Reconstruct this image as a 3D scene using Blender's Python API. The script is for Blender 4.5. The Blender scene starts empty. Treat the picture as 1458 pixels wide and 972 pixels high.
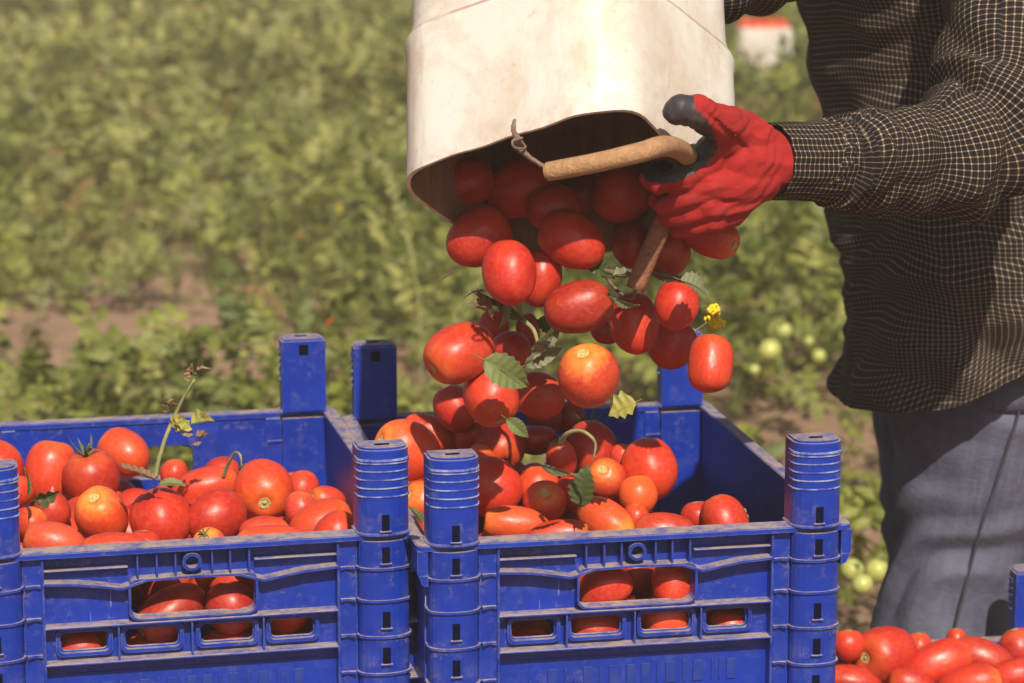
import bpy, bmesh, math, random
import numpy as np
from mathutils import Vector, Matrix, Quaternion, noise as mnoise

random.seed(7); rng = np.random.default_rng(7)
PI = math.pi
scn = bpy.context.scene
C = scn.collection

# ------------------------------------------------------------------ camera
F = 3902.0                      # focal length in pixels of a 1458 px wide picture
CZ = 1.495                      # eye height
PITCH = 0.2018
cam_d = bpy.data.cameras.new('camera'); cam = bpy.data.objects.new('camera', cam_d); C.objects.link(cam)
cam.location = (0, 0, CZ); cam.rotation_euler = (PI/2 - PITCH, 0, 0)
cam_d.sensor_width = 36; cam_d.lens = F/1458*36; cam_d.clip_start = .05; cam_d.clip_end = 2000
cam_d.dof.use_dof = True; cam_d.dof.focus_distance = 2.55; cam_d.dof.aperture_fstop = 8.0
scn.camera = cam
FW = Vector((0, math.cos(PITCH), -math.sin(PITCH))); UP = Vector((0, math.sin(PITCH), math.cos(PITCH))); RT = Vector((1, 0, 0))
CAM = Vector((0, 0, CZ))
def ray(px, py): return FW + RT*((px-729)/F) - UP*((py-486)/F)
def at_y(px, py, Y): d = ray(px, py); return CAM + d*(Y/d.y)
def at_z(px, py, z): d = ray(px, py); return CAM + d*((z-CZ)/d.z)
def depth_of(p): return (p-CAM).dot(FW)
def to_px(p):
    v = p-CAM; d = v.dot(FW); return 729+F*v.x/d, 486-F*v.dot(UP)/d

# ------------------------------------------------------------------ light
SUN_EL, SUN_AZ = math.radians(47), math.radians(11)       # azimuth to the right of straight behind the camera
sdir = Vector((math.sin(SUN_AZ)*math.cos(SUN_EL), -math.cos(SUN_AZ)*math.cos(SUN_EL), math.sin(SUN_EL)))
ld = bpy.data.lights.new('sun', 'SUN'); ld.energy = 5.0; ld.angle = math.radians(.6); ld.color = (1, .89, .72)
sun = bpy.data.objects.new('sun', ld); C.objects.link(sun); sun.rotation_euler = sdir.to_track_quat('Z', 'Y').to_euler()
world = bpy.data.worlds.new('World'); scn.world = world; world.use_nodes = True
wn = world.node_tree.nodes; wl = world.node_tree.links
sky = wn.new('ShaderNodeTexSky'); sky.sky_type = 'NISHITA'; sky.sun_disc = False
sky.sun_elevation = SUN_EL; sky.sun_rotation = math.atan2(sdir.x, sdir.y); sky.dust_density = 3
wn['Background'].inputs['Strength'].default_value = .055
wl.new(sky.outputs[0], wn['Background'].inputs['Color'])
scn.view_settings.view_transform = 'Standard'; scn.view_settings.look = 'None'
scn.view_settings.exposure = 0.42; scn.view_settings.gamma = 1
scn.cycles.max_bounces = 6; scn.cycles.diffuse_bounces = 3; scn.cycles.transparent_max_bounces = 6

# ------------------------------------------------------------------ materials
class NT:
    def __init__(s, name):
        s.m = bpy.data.materials.new(name); s.m.use_nodes = True
        s.t = s.m.node_tree; s.b = s.t.nodes['Principled BSDF']; s.out = s.t.nodes['Material Output']
    def n(s, typ, **kw):
        nd = s.t.nodes.new(typ)
        for k, v in kw.items():
            if k.startswith('i_'): nd.inputs[int(k[2:])].default_value = v
            else: setattr(nd, k, v)
        return nd
    def l(s, a, b): s.t.links.new(a, b)
    def coord(s, which='Object', scale=(1, 1, 1), rot=(0, 0, 0)):
        tc = s.n('ShaderNodeTexCoord'); mp = s.n('ShaderNodeMapping')
        mp.inputs['Scale'].default_value = scale; mp.inputs['Rotation'].default_value = rot
        s.l(tc.outputs[which], mp.inputs[0]); return mp.outputs[0]
    def noise(s, vec, scale, detail=4, rough=.55, dist=0):
        nd = s.n('ShaderNodeTexNoise'); nd.inputs['Scale'].default_value = scale; nd.inputs['Detail'].default_value = detail
        nd.inputs['Roughness'].default_value = rough; nd.inputs['Distortion'].default_value = dist
        s.l(vec, nd.inputs['Vector']); return nd.outputs[0]
    def ramp(s, v, a, b, lo=0., hi=1.):
        nd = s.n('ShaderNodeMapRange', clamp=True); s.l(v, nd.inputs[0])
        for i, x in zip((1, 2, 3, 4), (a, b, lo, hi)): nd.inputs[i].default_value = x
        return nd.outputs[0]
    def math(s, op, a, b=None, c=None):
        nd = s.n('ShaderNodeMath', operation=op)
        for i, x in enumerate((a, b, c)):
            if x is None: continue
            if isinstance(x, (int, float)): nd.inputs[i].default_value = x
            else: s.l(x, nd.inputs[i])
        return nd.outputs[0]
    def mix(s, f, a, b, mode='MIX'):
        nd = s.n('ShaderNodeMix', data_type='RGBA', blend_type=mode)
        for i, x in ((0, f), (6, a), (7, b)):
            if isinstance(x, (int, float)): nd.inputs[i].default_value = x
            elif isinstance(x, tuple): nd.inputs[i].default_value = x if len(x) == 4 else (*x, 1)
            else: s.l(x, nd.inputs[i])
        return nd.outputs[2]
    def bump(s, h, strength=.3, dist=.001):
        nd = s.n('ShaderNodeBump'); nd.inputs['Strength'].default_value = strength; nd.inputs['Distance'].default_value = dist
        s.l(h, nd.inputs['Height']); s.l(nd.outputs[0], s.b.inputs['Normal'])
    def set(s, **kw):
        for k, v in kw.items():
            k = k.replace('_', ' ')
            i = s.b.inputs[k]
            if isinstance(v, (int, float)): i.default_value = v
            elif isinstance(v, tuple): i.default_value = (*v, 1) if len(v) == 3 else v
            else: s.l(v, i)
        return s.m

def mat_blue(name, base, dustiness=1.):
    m = NT(name); v = m.coord()
    col = m.mix(m.ramp(m.noise(v, 14, 3), .35, .7), base, tuple(c*.72 for c in base))
    chalk = m.math('MULTIPLY', m.ramp(m.noise(v, 38, 6, .7), .5, .75), .3)
    col = m.mix(chalk, col, (.10, .13, .36))
    # thin scratches running up and across the plastic
    s1 = m.ramp(m.noise(m.coord(scale=(240, 240, 16)), 1, 3, .6), .68, .74)
    s2 = m.ramp(m.noise(m.coord(scale=(20, 20, 300)), 1, 3, .6), .70, .75)
    patch = m.ramp(m.noise(v, 20, 2), .45, .65)
    scr = m.math('MULTIPLY', m.math('MAXIMUM', s1, s2), m.math('MULTIPLY', patch, .55))
    col = m.mix(scr, col, (.33, .36, .52))
    g = m.n('ShaderNodeNewGeometry'); sep = m.n('ShaderNodeSeparateXYZ'); m.l(g.outputs['Normal'], sep.inputs[0])
    up = m.ramp(sep.outputs[2], .35, .9)
    spat = m.ramp(m.noise(v, 48, 12, .8), .34, .56)
    d1 = m.math('MULTIPLY', up, spat)
    d2 = m.math('MULTIPLY', m.ramp(m.noise(v, 80, 9, .85), .54, .66), m.ramp(m.noise(v, 14, 3), .40, .60))
    dust = m.math('MULTIPLY', m.math('MAXIMUM', d1, m.math('MULTIPLY', d2, .42)), .85*dustiness)
    col = m.mix(dust, col, (.34, .26, .18))
    bv = m.n('ShaderNodeBevel', samples=3); bv.inputs[0].default_value = .0014
    dt = m.n('ShaderNodeVectorMath', operation='DOT_PRODUCT'); m.l(bv.outputs[0], dt.inputs[0]); m.l(g.outputs['Normal'], dt.inputs[1])
    edge = m.math('MULTIPLY', m.ramp(dt.outputs['Value'], .985, .90), m.ramp(m.noise(v, 55, 6, .75), .40, .60))
    col = m.mix(m.math('MULTIPLY', edge, .55), col, (.20, .25, .50))
    m.bump(m.noise(v, 260, 4), .25, .0006)
    return m.set(Base_Color=col, Roughness=m.ramp(dust, 0, 1, .38, .9), Specular_IOR_Level=.42)
M_BLUE = mat_blue('blue_plastic', (.003, .028, .31))

def mat_tomato():
    m = NT('tomato_skin'); oi = m.n('ShaderNodeObjectInfo'); v = m.coord()
    sep = m.n('ShaderNodeSeparateXYZ'); tc = m.n('ShaderNodeTexCoord'); m.l(tc.outputs['Object'], sep.inputs[0])
    off = m.n('ShaderNodeVectorMath', operation='ADD'); m.l(v, off.inputs[0])
    sc = m.n('ShaderNodeVectorMath', operation='SCALE'); sc.inputs[0].default_value = (17, 31, 23); m.l(oi.outputs['Random'], sc.inputs['Scale']); m.l(sc.outputs[0], off.inputs[1])
    vv = off.outputs[0]
    n1 = m.noise(vv, 1.3, 4, .6)
    col = m.mix(m.ramp(n1, .35, .75, 0, .55), oi.outputs['Color'], m.mix(.5, oi.outputs['Color'], (.75, .10, .02)))
    # the paler shoulder round the stem, streaked along the fruit
    wob = m.noise(vv, 3.2, 5, .65)
    sh = m.math('ADD', sep.outputs[2], m.math('MULTIPLY', wob, .9))
    shoulder = m.math('MULTIPLY', m.ramp(sh, .95, 1.5), oi.outputs['Alpha'])
    col = m.mix(shoulder, col, (.80, .25, .03))
    mott = m.math('MULTIPLY', m.ramp(m.noise(vv, 11, 5, .7), .52, .68), m.math('MULTIPLY', oi.outputs['Alpha'], .22))
    col = m.mix(mott, col, (.85, .28, .06))
    vo = m.n('ShaderNodeTexVoronoi'); vo.inputs['Scale'].default_value = 5.5; m.l(vv, vo.inputs['Vector'])
    dot = m.math('MULTIPLY', m.ramp(vo.outputs['Distance'], .035, .065, 1, 0), m.ramp(m.noise(vv, 2.1, 1), .55, .6))
    bloom = m.math('MULTIPLY', m.ramp(m.noise(vv, 7, 7, .75), .46, .72), .12)
    col = m.mix(bloom, col, (.62, .36, .28))
    col = m.mix(m.math('MULTIPLY', dot, .6), col, (.7, .5, .35))
    m.bump(m.noise(vv, 3, 2), .05, .01)
    r = m.ramp(m.noise(vv, 6, 5), .3, .7, .34, .46)
    return m.set(Base_Color=col, Roughness=r, Specular_IOR_Level=.38, Subsurface_Weight=.0)
M_TOM = mat_tomato()
def mat_plain(name, a, b, scale=30, rough=.7, bump=.2, bd=.001, spec=.3, which='Object', lo=.35, hi=.65):
    m = NT(name); v = m.coord(which); n_ = m.noise(v, scale, 5, .62)
    m.bump(m.noise(v, scale*2.5, 4), bump, bd)
    return m.set(Base_Color=m.mix(m.ramp(n_, lo, hi), a, b), Roughness=rough, Specular_IOR_Level=spec)
M_WORN = mat_plain('scuffed_blue_edge', (.26, .29, .46), (.03, .06, .36), 60, .7, .2, .0005, lo=.42, hi=.6)
M_SCAR = mat_plain('stem_scar_cork', (.66, .54, .22), (.40, .30, .10), 8, .8, .5, .05)
M_CALYX = mat_plain('calyx_green', (.055, .085, .022), (.12, .14, .05), 6, .65, .3, .02)
def mat_leaf(name, a, b, c=None, trans=.35, attr=False, scale=70):
    m = NT(name); v = m.coord()
    col = m.mix(m.ramp(m.noise(v, scale, 5, .6), .35, .65), a, b)
    if attr:
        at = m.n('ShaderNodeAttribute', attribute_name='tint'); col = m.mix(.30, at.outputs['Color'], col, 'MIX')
    if c: col = m.mix(m.ramp(m.noise(v, scale*.7, 6, .7), .58, .66), col, c)
    m.set(Base_Color=col, Roughness=.55, Specular_IOR_Level=.35)
    tr = m.n('ShaderNodeBsdfTranslucent'); m.l(m.mix(.45, col, (.30, .34, .03)), tr.inputs[0])
    mx = m.n('ShaderNodeMixShader'); mx.inputs[0].default_value = trans
    m.l(m.b.outputs[0], mx.inputs[1]); m.l(tr.outputs[0], mx.inputs[2]); m.l(mx.outputs[0], m.out.inputs[0])
    return m.m
M_LEAF = mat_leaf('fresh_leaf', (.12, .17, .05), (.20, .24, .10), (.05, .07, .03), .3)
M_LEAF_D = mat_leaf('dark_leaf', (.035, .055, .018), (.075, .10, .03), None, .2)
M_LEAF_Y = mat_leaf('yellowing_leaf', (.30, .32, .07), (.42, .38, .10), (.14, .09, .03), .35)
M_LEAF_G = mat_leaf('wilting_leaf', (.11, .13, .07), (.20, .21, .12), (.10, .06, .03), .25)
M_LEAF_B = mat_leaf('dried_leaf', (.13, .075, .04), (.22, .13, .08), (.05, .03, .02), .15)
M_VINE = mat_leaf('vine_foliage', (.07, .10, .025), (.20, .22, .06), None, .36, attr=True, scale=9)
M_STALK = mat_plain('dry_stalk', (.20, .21, .075), (.32, .30, .12), 60, .8)
M_TWIG = mat_plain('brown_twig', (.07, .045, .035), (.14, .10, .07), 90, .85, .5)
M_STEM = mat_plain('green_stem', (.16, .17, .07), (.28, .26, .13), 60, .75)
M_PETAL = mat_plain('yellow_petal', (.80, .58, .02), (.70, .45, .02), 60, .6)

def mat_soil():
    m = NT('dry_soil'); v = m.coord()
    c = m.mix(m.ramp(m.noise(v, 1.2, 6, .65), .3, .7), (.30, .185, .13), (.42, .28, .20))
    c = m.mix(m.ramp(m.noise(v, 26, 6, .7), .55, .72), c, (.17, .11, .08))
    m.bump(m.noise(v, 14, 8, .7), .9, .05)
    return m.set(Base_Color=c, Roughness=.95, Specular_IOR_Level=.1)
M_SOIL = mat_soil()

def mat_canister():
    m = NT('stained_white_plastic'); v = m.coord()
    st = m.noise(m.coord(scale=(26, 26, 4)), 1, 7, .7)
    blot = m.noise(v, 9, 7, .72, .6)
    sep = m.n('ShaderNodeSeparateXYZ'); tc = m.n('ShaderNodeTexCoord'); m.l(tc.outputs['Object'], sep.inputs[0])
    # more grime on the -x side of the body and along the cut edge
    side = m.ramp(sep.outputs[0], -.08, -.175)
    f = m.math('MULTIPLY', m.ramp(blot, .44, .70), m.math('ADD', .62, m.math('MULTIPLY', side, .38)))
    c = m.mix(f, (.59, .565, .53), (.38, .26, .16))
    f2 = m.math('MULTIPLY', m.ramp(st, .50, .70), m.math('ADD', .26, m.math('MULTIPLY', side, .7)))
    c = m.mix(f2, c, (.42, .25, .15))
    f3 = m.math('MULTIPLY', m.ramp(m.noise(v, 75, 7, .8), .56, .66), m.ramp(m.noise(v, 13, 3), .46, .58))
    c = m.mix(m.math('MULTIPLY', f3, .55), c, (.36, .25, .17))
    zj = m.math('ADD', sep.outputs[2], m.math('MULTIPLY', m.noise(v, 30, 4), .004))
    seam_ = m.math('MULTIPLY', m.ramp(m.math('ABSOLUTE', m.math('SUBTRACT', zj, .1525)), .0012, .003, 1, 0), m.ramp(m.noise(v, 20, 4), .3, .5))
    c = m.mix(m.math('MULTIPLY', seam_, .7), c, (.30, .19, .12))
    cut = m.math('MULTIPLY', m.ramp(sep.outputs[2], .030, -.004), m.ramp(m.noise(v, 48, 6, .7), .42, .62))
    c = m.mix(m.math('MULTIPLY', cut, .6), c, (.36, .24, .16))
    m.bump(m.noise(v, 22, 5), .35, .003)
    return m.set(Base_Color=c, Roughness=.42, Specular_IOR_Level=.45)
M_CAN = mat_canister()
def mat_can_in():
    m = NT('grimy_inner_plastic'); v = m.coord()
    c = m.mix(m.ramp(m.noise(m.coord(scale=(30, 30, 5)), 1, 7, .7), .35, .65), (.36, .20, .13), (.17, .085, .055))  # streaked browns paint in the shade and warm flare of the mouth
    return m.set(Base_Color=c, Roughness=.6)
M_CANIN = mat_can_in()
M_HOSE = mat_plain('handle_hose', (.27, .145, .07), (.36, .21, .11), 160, .75, .7, .002)
M_HOSE2 = mat_plain('dark_handle_hose', (.15, .055, .035), (.24, .10, .055), 160, .75, .7, .002)  # darker, redder brown for the lower grip
M_WIRE = mat_plain('rusty_wire', (.12, .075, .05), (.20, .15, .12), 200, .8, .5)

def mat_glove(name, a, b, rib):
    m = NT(name); v = m.coord()
    c = m.mix(m.ramp(m.noise(v, 34, 5, .6), .35, .7), a, b)
    w = m.n('ShaderNodeTexWave'); w.inputs['Scale'].default_value = 300 if rib else 60; w.inputs['Distortion'].default_value = 1.0
    m.l(v, w.inputs[0])
    if rib:
        m.bump(m.math('ADD', m.math('MULTIPLY', w.outputs[1], .5), m.math('MULTIPLY', m.noise(v, 110, 6, .7, .5), 3)), .55, .0012)
        c = m.mix(m.ramp(m.noise(v, 48, 8, .75), .54, .72, 0, .45), c, (.16, .07, .05))
    else:
        m.bump(m.noise(v, 320, 5), .35, .001)
        c = m.mix(m.ramp(m.noise(v, 60, 6, .7), .52, .75, 0, .5), c, (.16, .14, .14))
    return m.set(Base_Color=c, Roughness=.85 if rib else .5, Specular_IOR_Level=.25)
M_GRED = mat_glove('red_knit', (.36, .018, .018), (.25, .012, .014), True)
M_GBLK = mat_glove('black_rubber_coating', (.030, .026, .032), (.05, .043, .05), False)

def mat_check():
    m = NT('checked_cotton'); uv = m.coord('UV')
    nz = m.n('ShaderNodeTexNoise'); nz.inputs['Scale'].default_value = 14; m.l(uv, nz.inputs[0])
    s = m.n('ShaderNodeSeparateXYZ'); m.l(uv, s.inputs[0])
    P = .0063
    def line(o, w):
        fr = m.math('FRACT', m.math('DIVIDE', o, P))
        return m.ramp(m.math('ABSOLUTE', m.math('SUBTRACT', fr, .5)), w, w+.07, 1, 0)
    a, b = line(s.outputs[0], .055), line(s.outputs[1], .055)
    both = m.math('MULTIPLY', a, b); any_ = m.math('MAXIMUM', a, b)
    base = m.mix(m.ramp(nz.outputs[0], .3, .7), (.007, .006, .009), (.014, .010, .012))
    c = m.mix(m.math('MULTIPLY', any_, .5), base, (.21, .16, .115))
    c = m.mix(both, c, (.50, .38, .265))
    fine = m.noise(uv, 900, 2); c = m.mix(m.ramp(fine, .3, .75, 0, .35), c, base)
    m.bump(m.noise(uv, 420, 4), .3, .0012)
    return m.set(Base_Color=c, Roughness=.9, Specular_IOR_Level=.1, Sheen_Weight=.0)
M_SHIRT = mat_check()
def mat_denim():
    m = NT('faded_denim'); uv = m.coord('UV')
    st = m.noise(m.coord('UV', scale=(90, 9, 1)), 1, 5, .7)
    c = m.mix(m.ramp(m.noise(uv, 9, 8, .7), .32, .68), (.034, .040, .078), (.105, .112, .170))
    c = m.mix(m.ramp(st, .5, .75, 0, .5), c, (.14, .14, .19))
    w = m.n('ShaderNodeTexWave'); w.inputs['Scale'].default_value = 420; m.l(m.coord('UV', rot=(0, 0, .8)), w.inputs[0])
    c = m.mix(m.math('MULTIPLY', w.outputs[1], .16), c, (.26, .25, .29))
    c = m.mix(m.ramp(m.noise(uv, 15, 5, .7), .62, .74, 0, .5), c, (.20, .15, .12))
    m.bump(m.math('ADD', m.noise(uv, 500, 4), m.math('MULTIPLY', m.noise(uv, 34, 6, .7), 4)), .5, .0015)
    return m.set(Base_Color=c, Roughness=.9, Specular_IOR_Level=.12)
M_JEAN = mat_denim()
M_THREAD = mat_plain('seam_thread', (.025, .025, .038), (.05, .05, .07), 300, .9)
M_SKIN = mat_plain('skin', (.36, .20, .13), (.42, .24, .16), 40, .5)
M_BOOT = mat_plain('boot_leather', (.05, .035, .025), (.09, .06, .04), 40, .7)
M_BUTTON = mat_plain('dark_button', (.02, .02, .025), (.04, .04, .05), 40, .3)
M_GREEN_TOM = mat_plain('unripe_tomato', (.29, .33, .08), (.42, .41, .12), 3, .35, .05, .01, .5)

# ------------------------------------------------------------------ helpers
def tag(o, label=None, cat=None, group=None, kind=None):
    if label: o['label'] = label
    if cat: o['category'] = cat
    if group: o['group'] = group
    if kind: o['kind'] = kind
    return o
def empty(name, loc=(0, 0, 0), rz=0):
    o = bpy.data.objects.new(name, None); C.objects.link(o); o.location = loc; o.rotation_euler = (0, 0, rz); o.empty_display_size = .05; return o
def link(name, me, mat=None, parent=None, smooth=False):
    if mat is not None:
        me.materials.clear()
        for x in (mat if isinstance(mat, (list, tuple)) else [mat]): me.materials.append(x)
    o = bpy.data.objects.new(name, me); C.objects.link(o)
    if parent: o.parent = parent
    if smooth: me.shade_smooth()
    return o
def from_bm(bm, name='mesh'):
    me = bpy.data.meshes.new(name); bm.to_mesh(me); bm.free(); return me
def box_bm(x0, x1, y0, y1, z0, z1, bev=.0008, bm=None):
    own = bm is None; bm = bm or bmesh.new()
    r = bmesh.ops.create_cube(bm, size=1)
    bmesh.ops.transform(bm, matrix=Matrix.Translation(((x0+x1)/2, (y0+y1)/2, (z0+z1)/2)) @ Matrix.Diagonal((abs(x1-x0), abs(y1-y0), abs(z1-z0), 1)), verts=r['verts'])
    if bev:
        es = list({e for v in r['verts'] for e in v.link_edges})
        bmesh.ops.bevel(bm, geom=es, offset=bev, segments=1, affect='EDGES')
    return bm
def poly_extrude(pts, z0, z1, bm=None, bev=0):
    bm = bm or bmesh.new()
    a = [bm.verts.new((x, y, z0)) for x, y in pts]; b = [bm.verts.new((x, y, z1)) for x, y in pts]
    n = len(pts)
    for i in range(n): bm.faces.new((a[i], a[(i+1) % n], b[(i+1) % n], b[i]))
    top = bm.faces.new(b); bm.faces.new(a[::-1])
    bmesh.ops.recalc_face_normals(bm, faces=bm.faces)
    if bev: bmesh.ops.bevel(bm, geom=list(top.edges), offset=bev, segments=2, affect='EDGES')
    return bm
def rrect(x0, x1, y0, y1, r, n=4):
    out = []
    for cx, cy, a0 in ((x1-r, y1-r, 0), (x0+r, y1-r, 90), (x0+r, y0+r, 180), (x1-r, y0+r, 270)):
        for k in range(n+1):
            a = math.radians(a0+90*k/n); out.append((cx+r*math.cos(a), cy+r*math.sin(a)))
    return out
def plate(outer, holes, t, bev=.0006):
    """flat plate with holes (in x,z), thickness t along y, centred on y=0"""
    cu = bpy.data.curves.new('plate', 'CURVE'); cu.dimensions = '2D'; cu.fill_mode = 'BOTH'; cu.extrude = t/2-bev; cu.bevel_depth = bev; cu.bevel_resolution = 0; cu.offset = -bev
    for loop in [outer]+holes:
        sp = cu.splines.new('POLY'); sp.points.add(len(loop)-1); sp.use_cyclic_u = True
        for i, (x, y) in enumerate(loop): sp.points[i].co = (x, y, 0, 1)
    o = bpy.data.objects.new('tmp', cu); C.objects.link(o)
    me = bpy.data.meshes.new_from_object(o.evaluated_get(bpy.context.evaluated_depsgraph_get()))
    bpy.data.objects.remove(o); bpy.data.curves.remove(cu)
    me.transform(Matrix.Rotation(PI/2, 4, 'X'))
    me.materials.clear(); return me
def catmull(pts, n=8):
    pts = [Vector(p) for p in pts]; P = [pts[0]*2-pts[1]]+pts+[pts[-1]*2-pts[-2]]; out = []
    for i in range(1, len(P)-2):
        for k in range(n):
            t = k/n; a, b, c, d = P[i-1], P[i], P[i+1], P[i+2]
            out.append(.5*((2*b)+(c-a)*t+(2*a-5*b+4*c-d)*t*t+(3*b-a-3*c+d)*t**3))
    out.append(P[-2]); return out
def interp(vals, n=8):
    out = []
    for i in range(len(vals)-1):
        for k in range(n): t = k/n; t = t*t*(3-2*t); out.append(vals[i]*(1-t)+vals[i+1]*t)
    out.append(vals[-1]); return out
def tube_bm(pts, rad, seg=8, sub=6, rough=0, bm=None):
    bm = bm or bmesh.new()
    P = catmull(pts, sub) if sub > 1 else [Vector(p) for p in pts]
    R = interp(rad if isinstance(rad, (list, tuple)) else [rad]*len(pts), sub) if sub > 1 else (list(rad) if isinstance(rad, (list, tuple)) else [rad]*len(pts))
    nrm = None; rings = []
    for i, p in enumerate(P):
        t = (P[min(i+1, len(P)-1)]-P[max(i-1, 0)]).normalized()
        if nrm is None: nrm = t.orthogonal().normalized()
        nrm = (nrm - t*nrm.dot(t)).normalized(); b = t.cross(nrm)
        ring = []
        for k in range(seg):
            a = 2*PI*k/seg; rr = R[i]*(1+rough*(random.random()-.5)*2)
            ring.append(bm.verts.new(p+(nrm*math.cos(a)+b*math.sin(a))*rr))
        rings.append(ring)
    for a, b in zip(rings, rings[1:]):
        for k in range(seg): bm.faces.new((a[k], a[(k+1) % seg], b[(k+1) % seg], b[k]))
    bm.faces.new(rings[0][::-1]); bm.faces.new(rings[-1])
    return bm

# ------------------------------------------------------------------ ground and field
me = bpy.data.meshes.new('ground')
gx = np.concatenate([[-300, -60], np.linspace(-14, 14, 57), [60, 300]]); gy = np.concatenate([[-300, -40], np.linspace(-4, 40, 89), [90, 600]])
GX, GY = np.meshgrid(gx, gy)
def relief(x, y):
    if abs(x) > 14.1 or y < -4.1 or y > 40.1: return 0.
    fade = min(1, max(0, (y-4.4)/1.5))
    return fade*.09*mnoise.fractal(Vector((x*.7, y*.7, 3.3)), 1., 2., 3)
GZ = np.vectorize(relief)(GX, GY)
nv = GX.size; ny, nx = GX.shape
idx = np.arange(nv).reshape(ny, nx)
fc = np.stack([idx[:-1, :-1], idx[:-1, 1:], idx[1:, 1:], idx[1:, :-1]], -1).reshape(-1, 4)
me.from_pydata(np.stack([GX, GY, GZ], -1).reshape(-1, 3).tolist(), [], fc.tolist())
tag(link('ground', me, M_SOIL, smooth=True), 'dry pinkish brown field soil', kind='structure')

def leaflet():
    """folded pointed leaflet, length 1 along x: 6 verts, 4 tris"""
    v = np.array([(0, 0, 0), (.35, .27, .10), (.35, -.27, .10), (.62, 0, .02), (.72, .17, .04), (.72, -.17, .04), (1, 0, -.12)], float)
    f = np.array([(0, 3, 1), (0, 2, 3), (1, 3, 4), (2, 5, 3), (3, 6, 4), (3, 5, 6)])
    return v, f
LV, LF = leaflet()
def compound(seed):
    r = random.Random(seed); V = []; Fc = []
    n = 3
    def put(pos, ang, L, roll):
        M = Matrix.Translation(pos) @ Matrix.Rotation(ang, 4, 'Z') @ Matrix.Rotation(roll, 4, 'X') @ Matrix.Rotation(r.uniform(-.1, .5), 4, 'Y') @ Matrix.Scale(L, 4)
        base = len(V); V.extend([tuple(M @ Vector(v)) for v in LV]); Fc.extend([tuple(base+i for i in f) for f in LF])
    for k in range(n):
        x = .25+.25*k; z = .10*math.sin(x*2.6)
        for s in (-1, 1): put(Vector((x+r.uniform(-.03, .03), 0, z)), s*r.uniform(.8, 1.3), r.uniform(.30, .46)*(1-.1*k), s*r.uniform(-.5, .4))
    put(Vector((.85, 0, .07)), r.uniform(-.3, .3), r.uniform(.4, .55), r.uniform(-.4, .4))
    b = len(V); V.extend([(0, .012, 0), (0, -.012, 0), (.9, -.006, .08), (.9, .006, .08)]); Fc.append((b, b+1, b+2)); Fc.append((b, b+2, b+3))
    return np.array(V), np.array(Fc)
def tuft(seed):
    r = random.Random(seed); V = []; Fc = []
    for _ in range(9):
        a = r.uniform(0, 6.3); L = r.uniform(.7, 1.7); ox, oy = r.uniform(-.2, .2), r.uniform(-.2, .2); lean = r.uniform(.15, .9); w = .028
        P_ = []
        for t in (0, .4, .75, 1): P_.append((ox+math.cos(a)*lean*L*t*t, oy+math.sin(a)*lean*L*t*t, L*t*(1-.3*lean*t)))
        b = len(V); n_ = (-math.sin(a)*w, math.cos(a)*w)
        for i, (x, y, z) in enumerate(P_):
            k = 1-.9*i/3; V.extend([(x+n_[0]*k, y+n_[1]*k, z), (x-n_[0]*k, y-n_[1]*k, z)])
        for i in range(3): Fc.extend([(b+2*i, b+2*i+1, b+2*i+3), (b+2*i, b+2*i+3, b+2*i+2)])
    return np.array(V), np.array(Fc)
COMPS = [compound(i) for i in range(7)]+[tuft(50), tuft(51)]
def canopy(x, y):
    a = mnoise.fractal(Vector((x*1.1+5, y*.9, .3)), 1., 2., 3)
    b = mnoise.noise(Vector((x*.35, y*.42, 9.1)))
    return a, b
BARE = [(60, 432, .22, .22), (15, 530, .26, .3), (310, 40, .16, .8), (1105, 380, .16, .2), (1090, 600, .13, .22), (150, 445, .1, .12)]
bare_pts = []
for (bx, by, rx, ry) in BARE:
    p = at_z(bx, by, .12); bare_pts.append((p.x, p.y, rx, ry))
def bare_factor(x, y):
    f = 1.
    for cx, cy, rx, ry in bare_pts:
        d = math.hypot((x-cx)/rx, (y-cy)/ry); f = min(f, min(1, max(0, (d-.6)/.6)))
    return f
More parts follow.
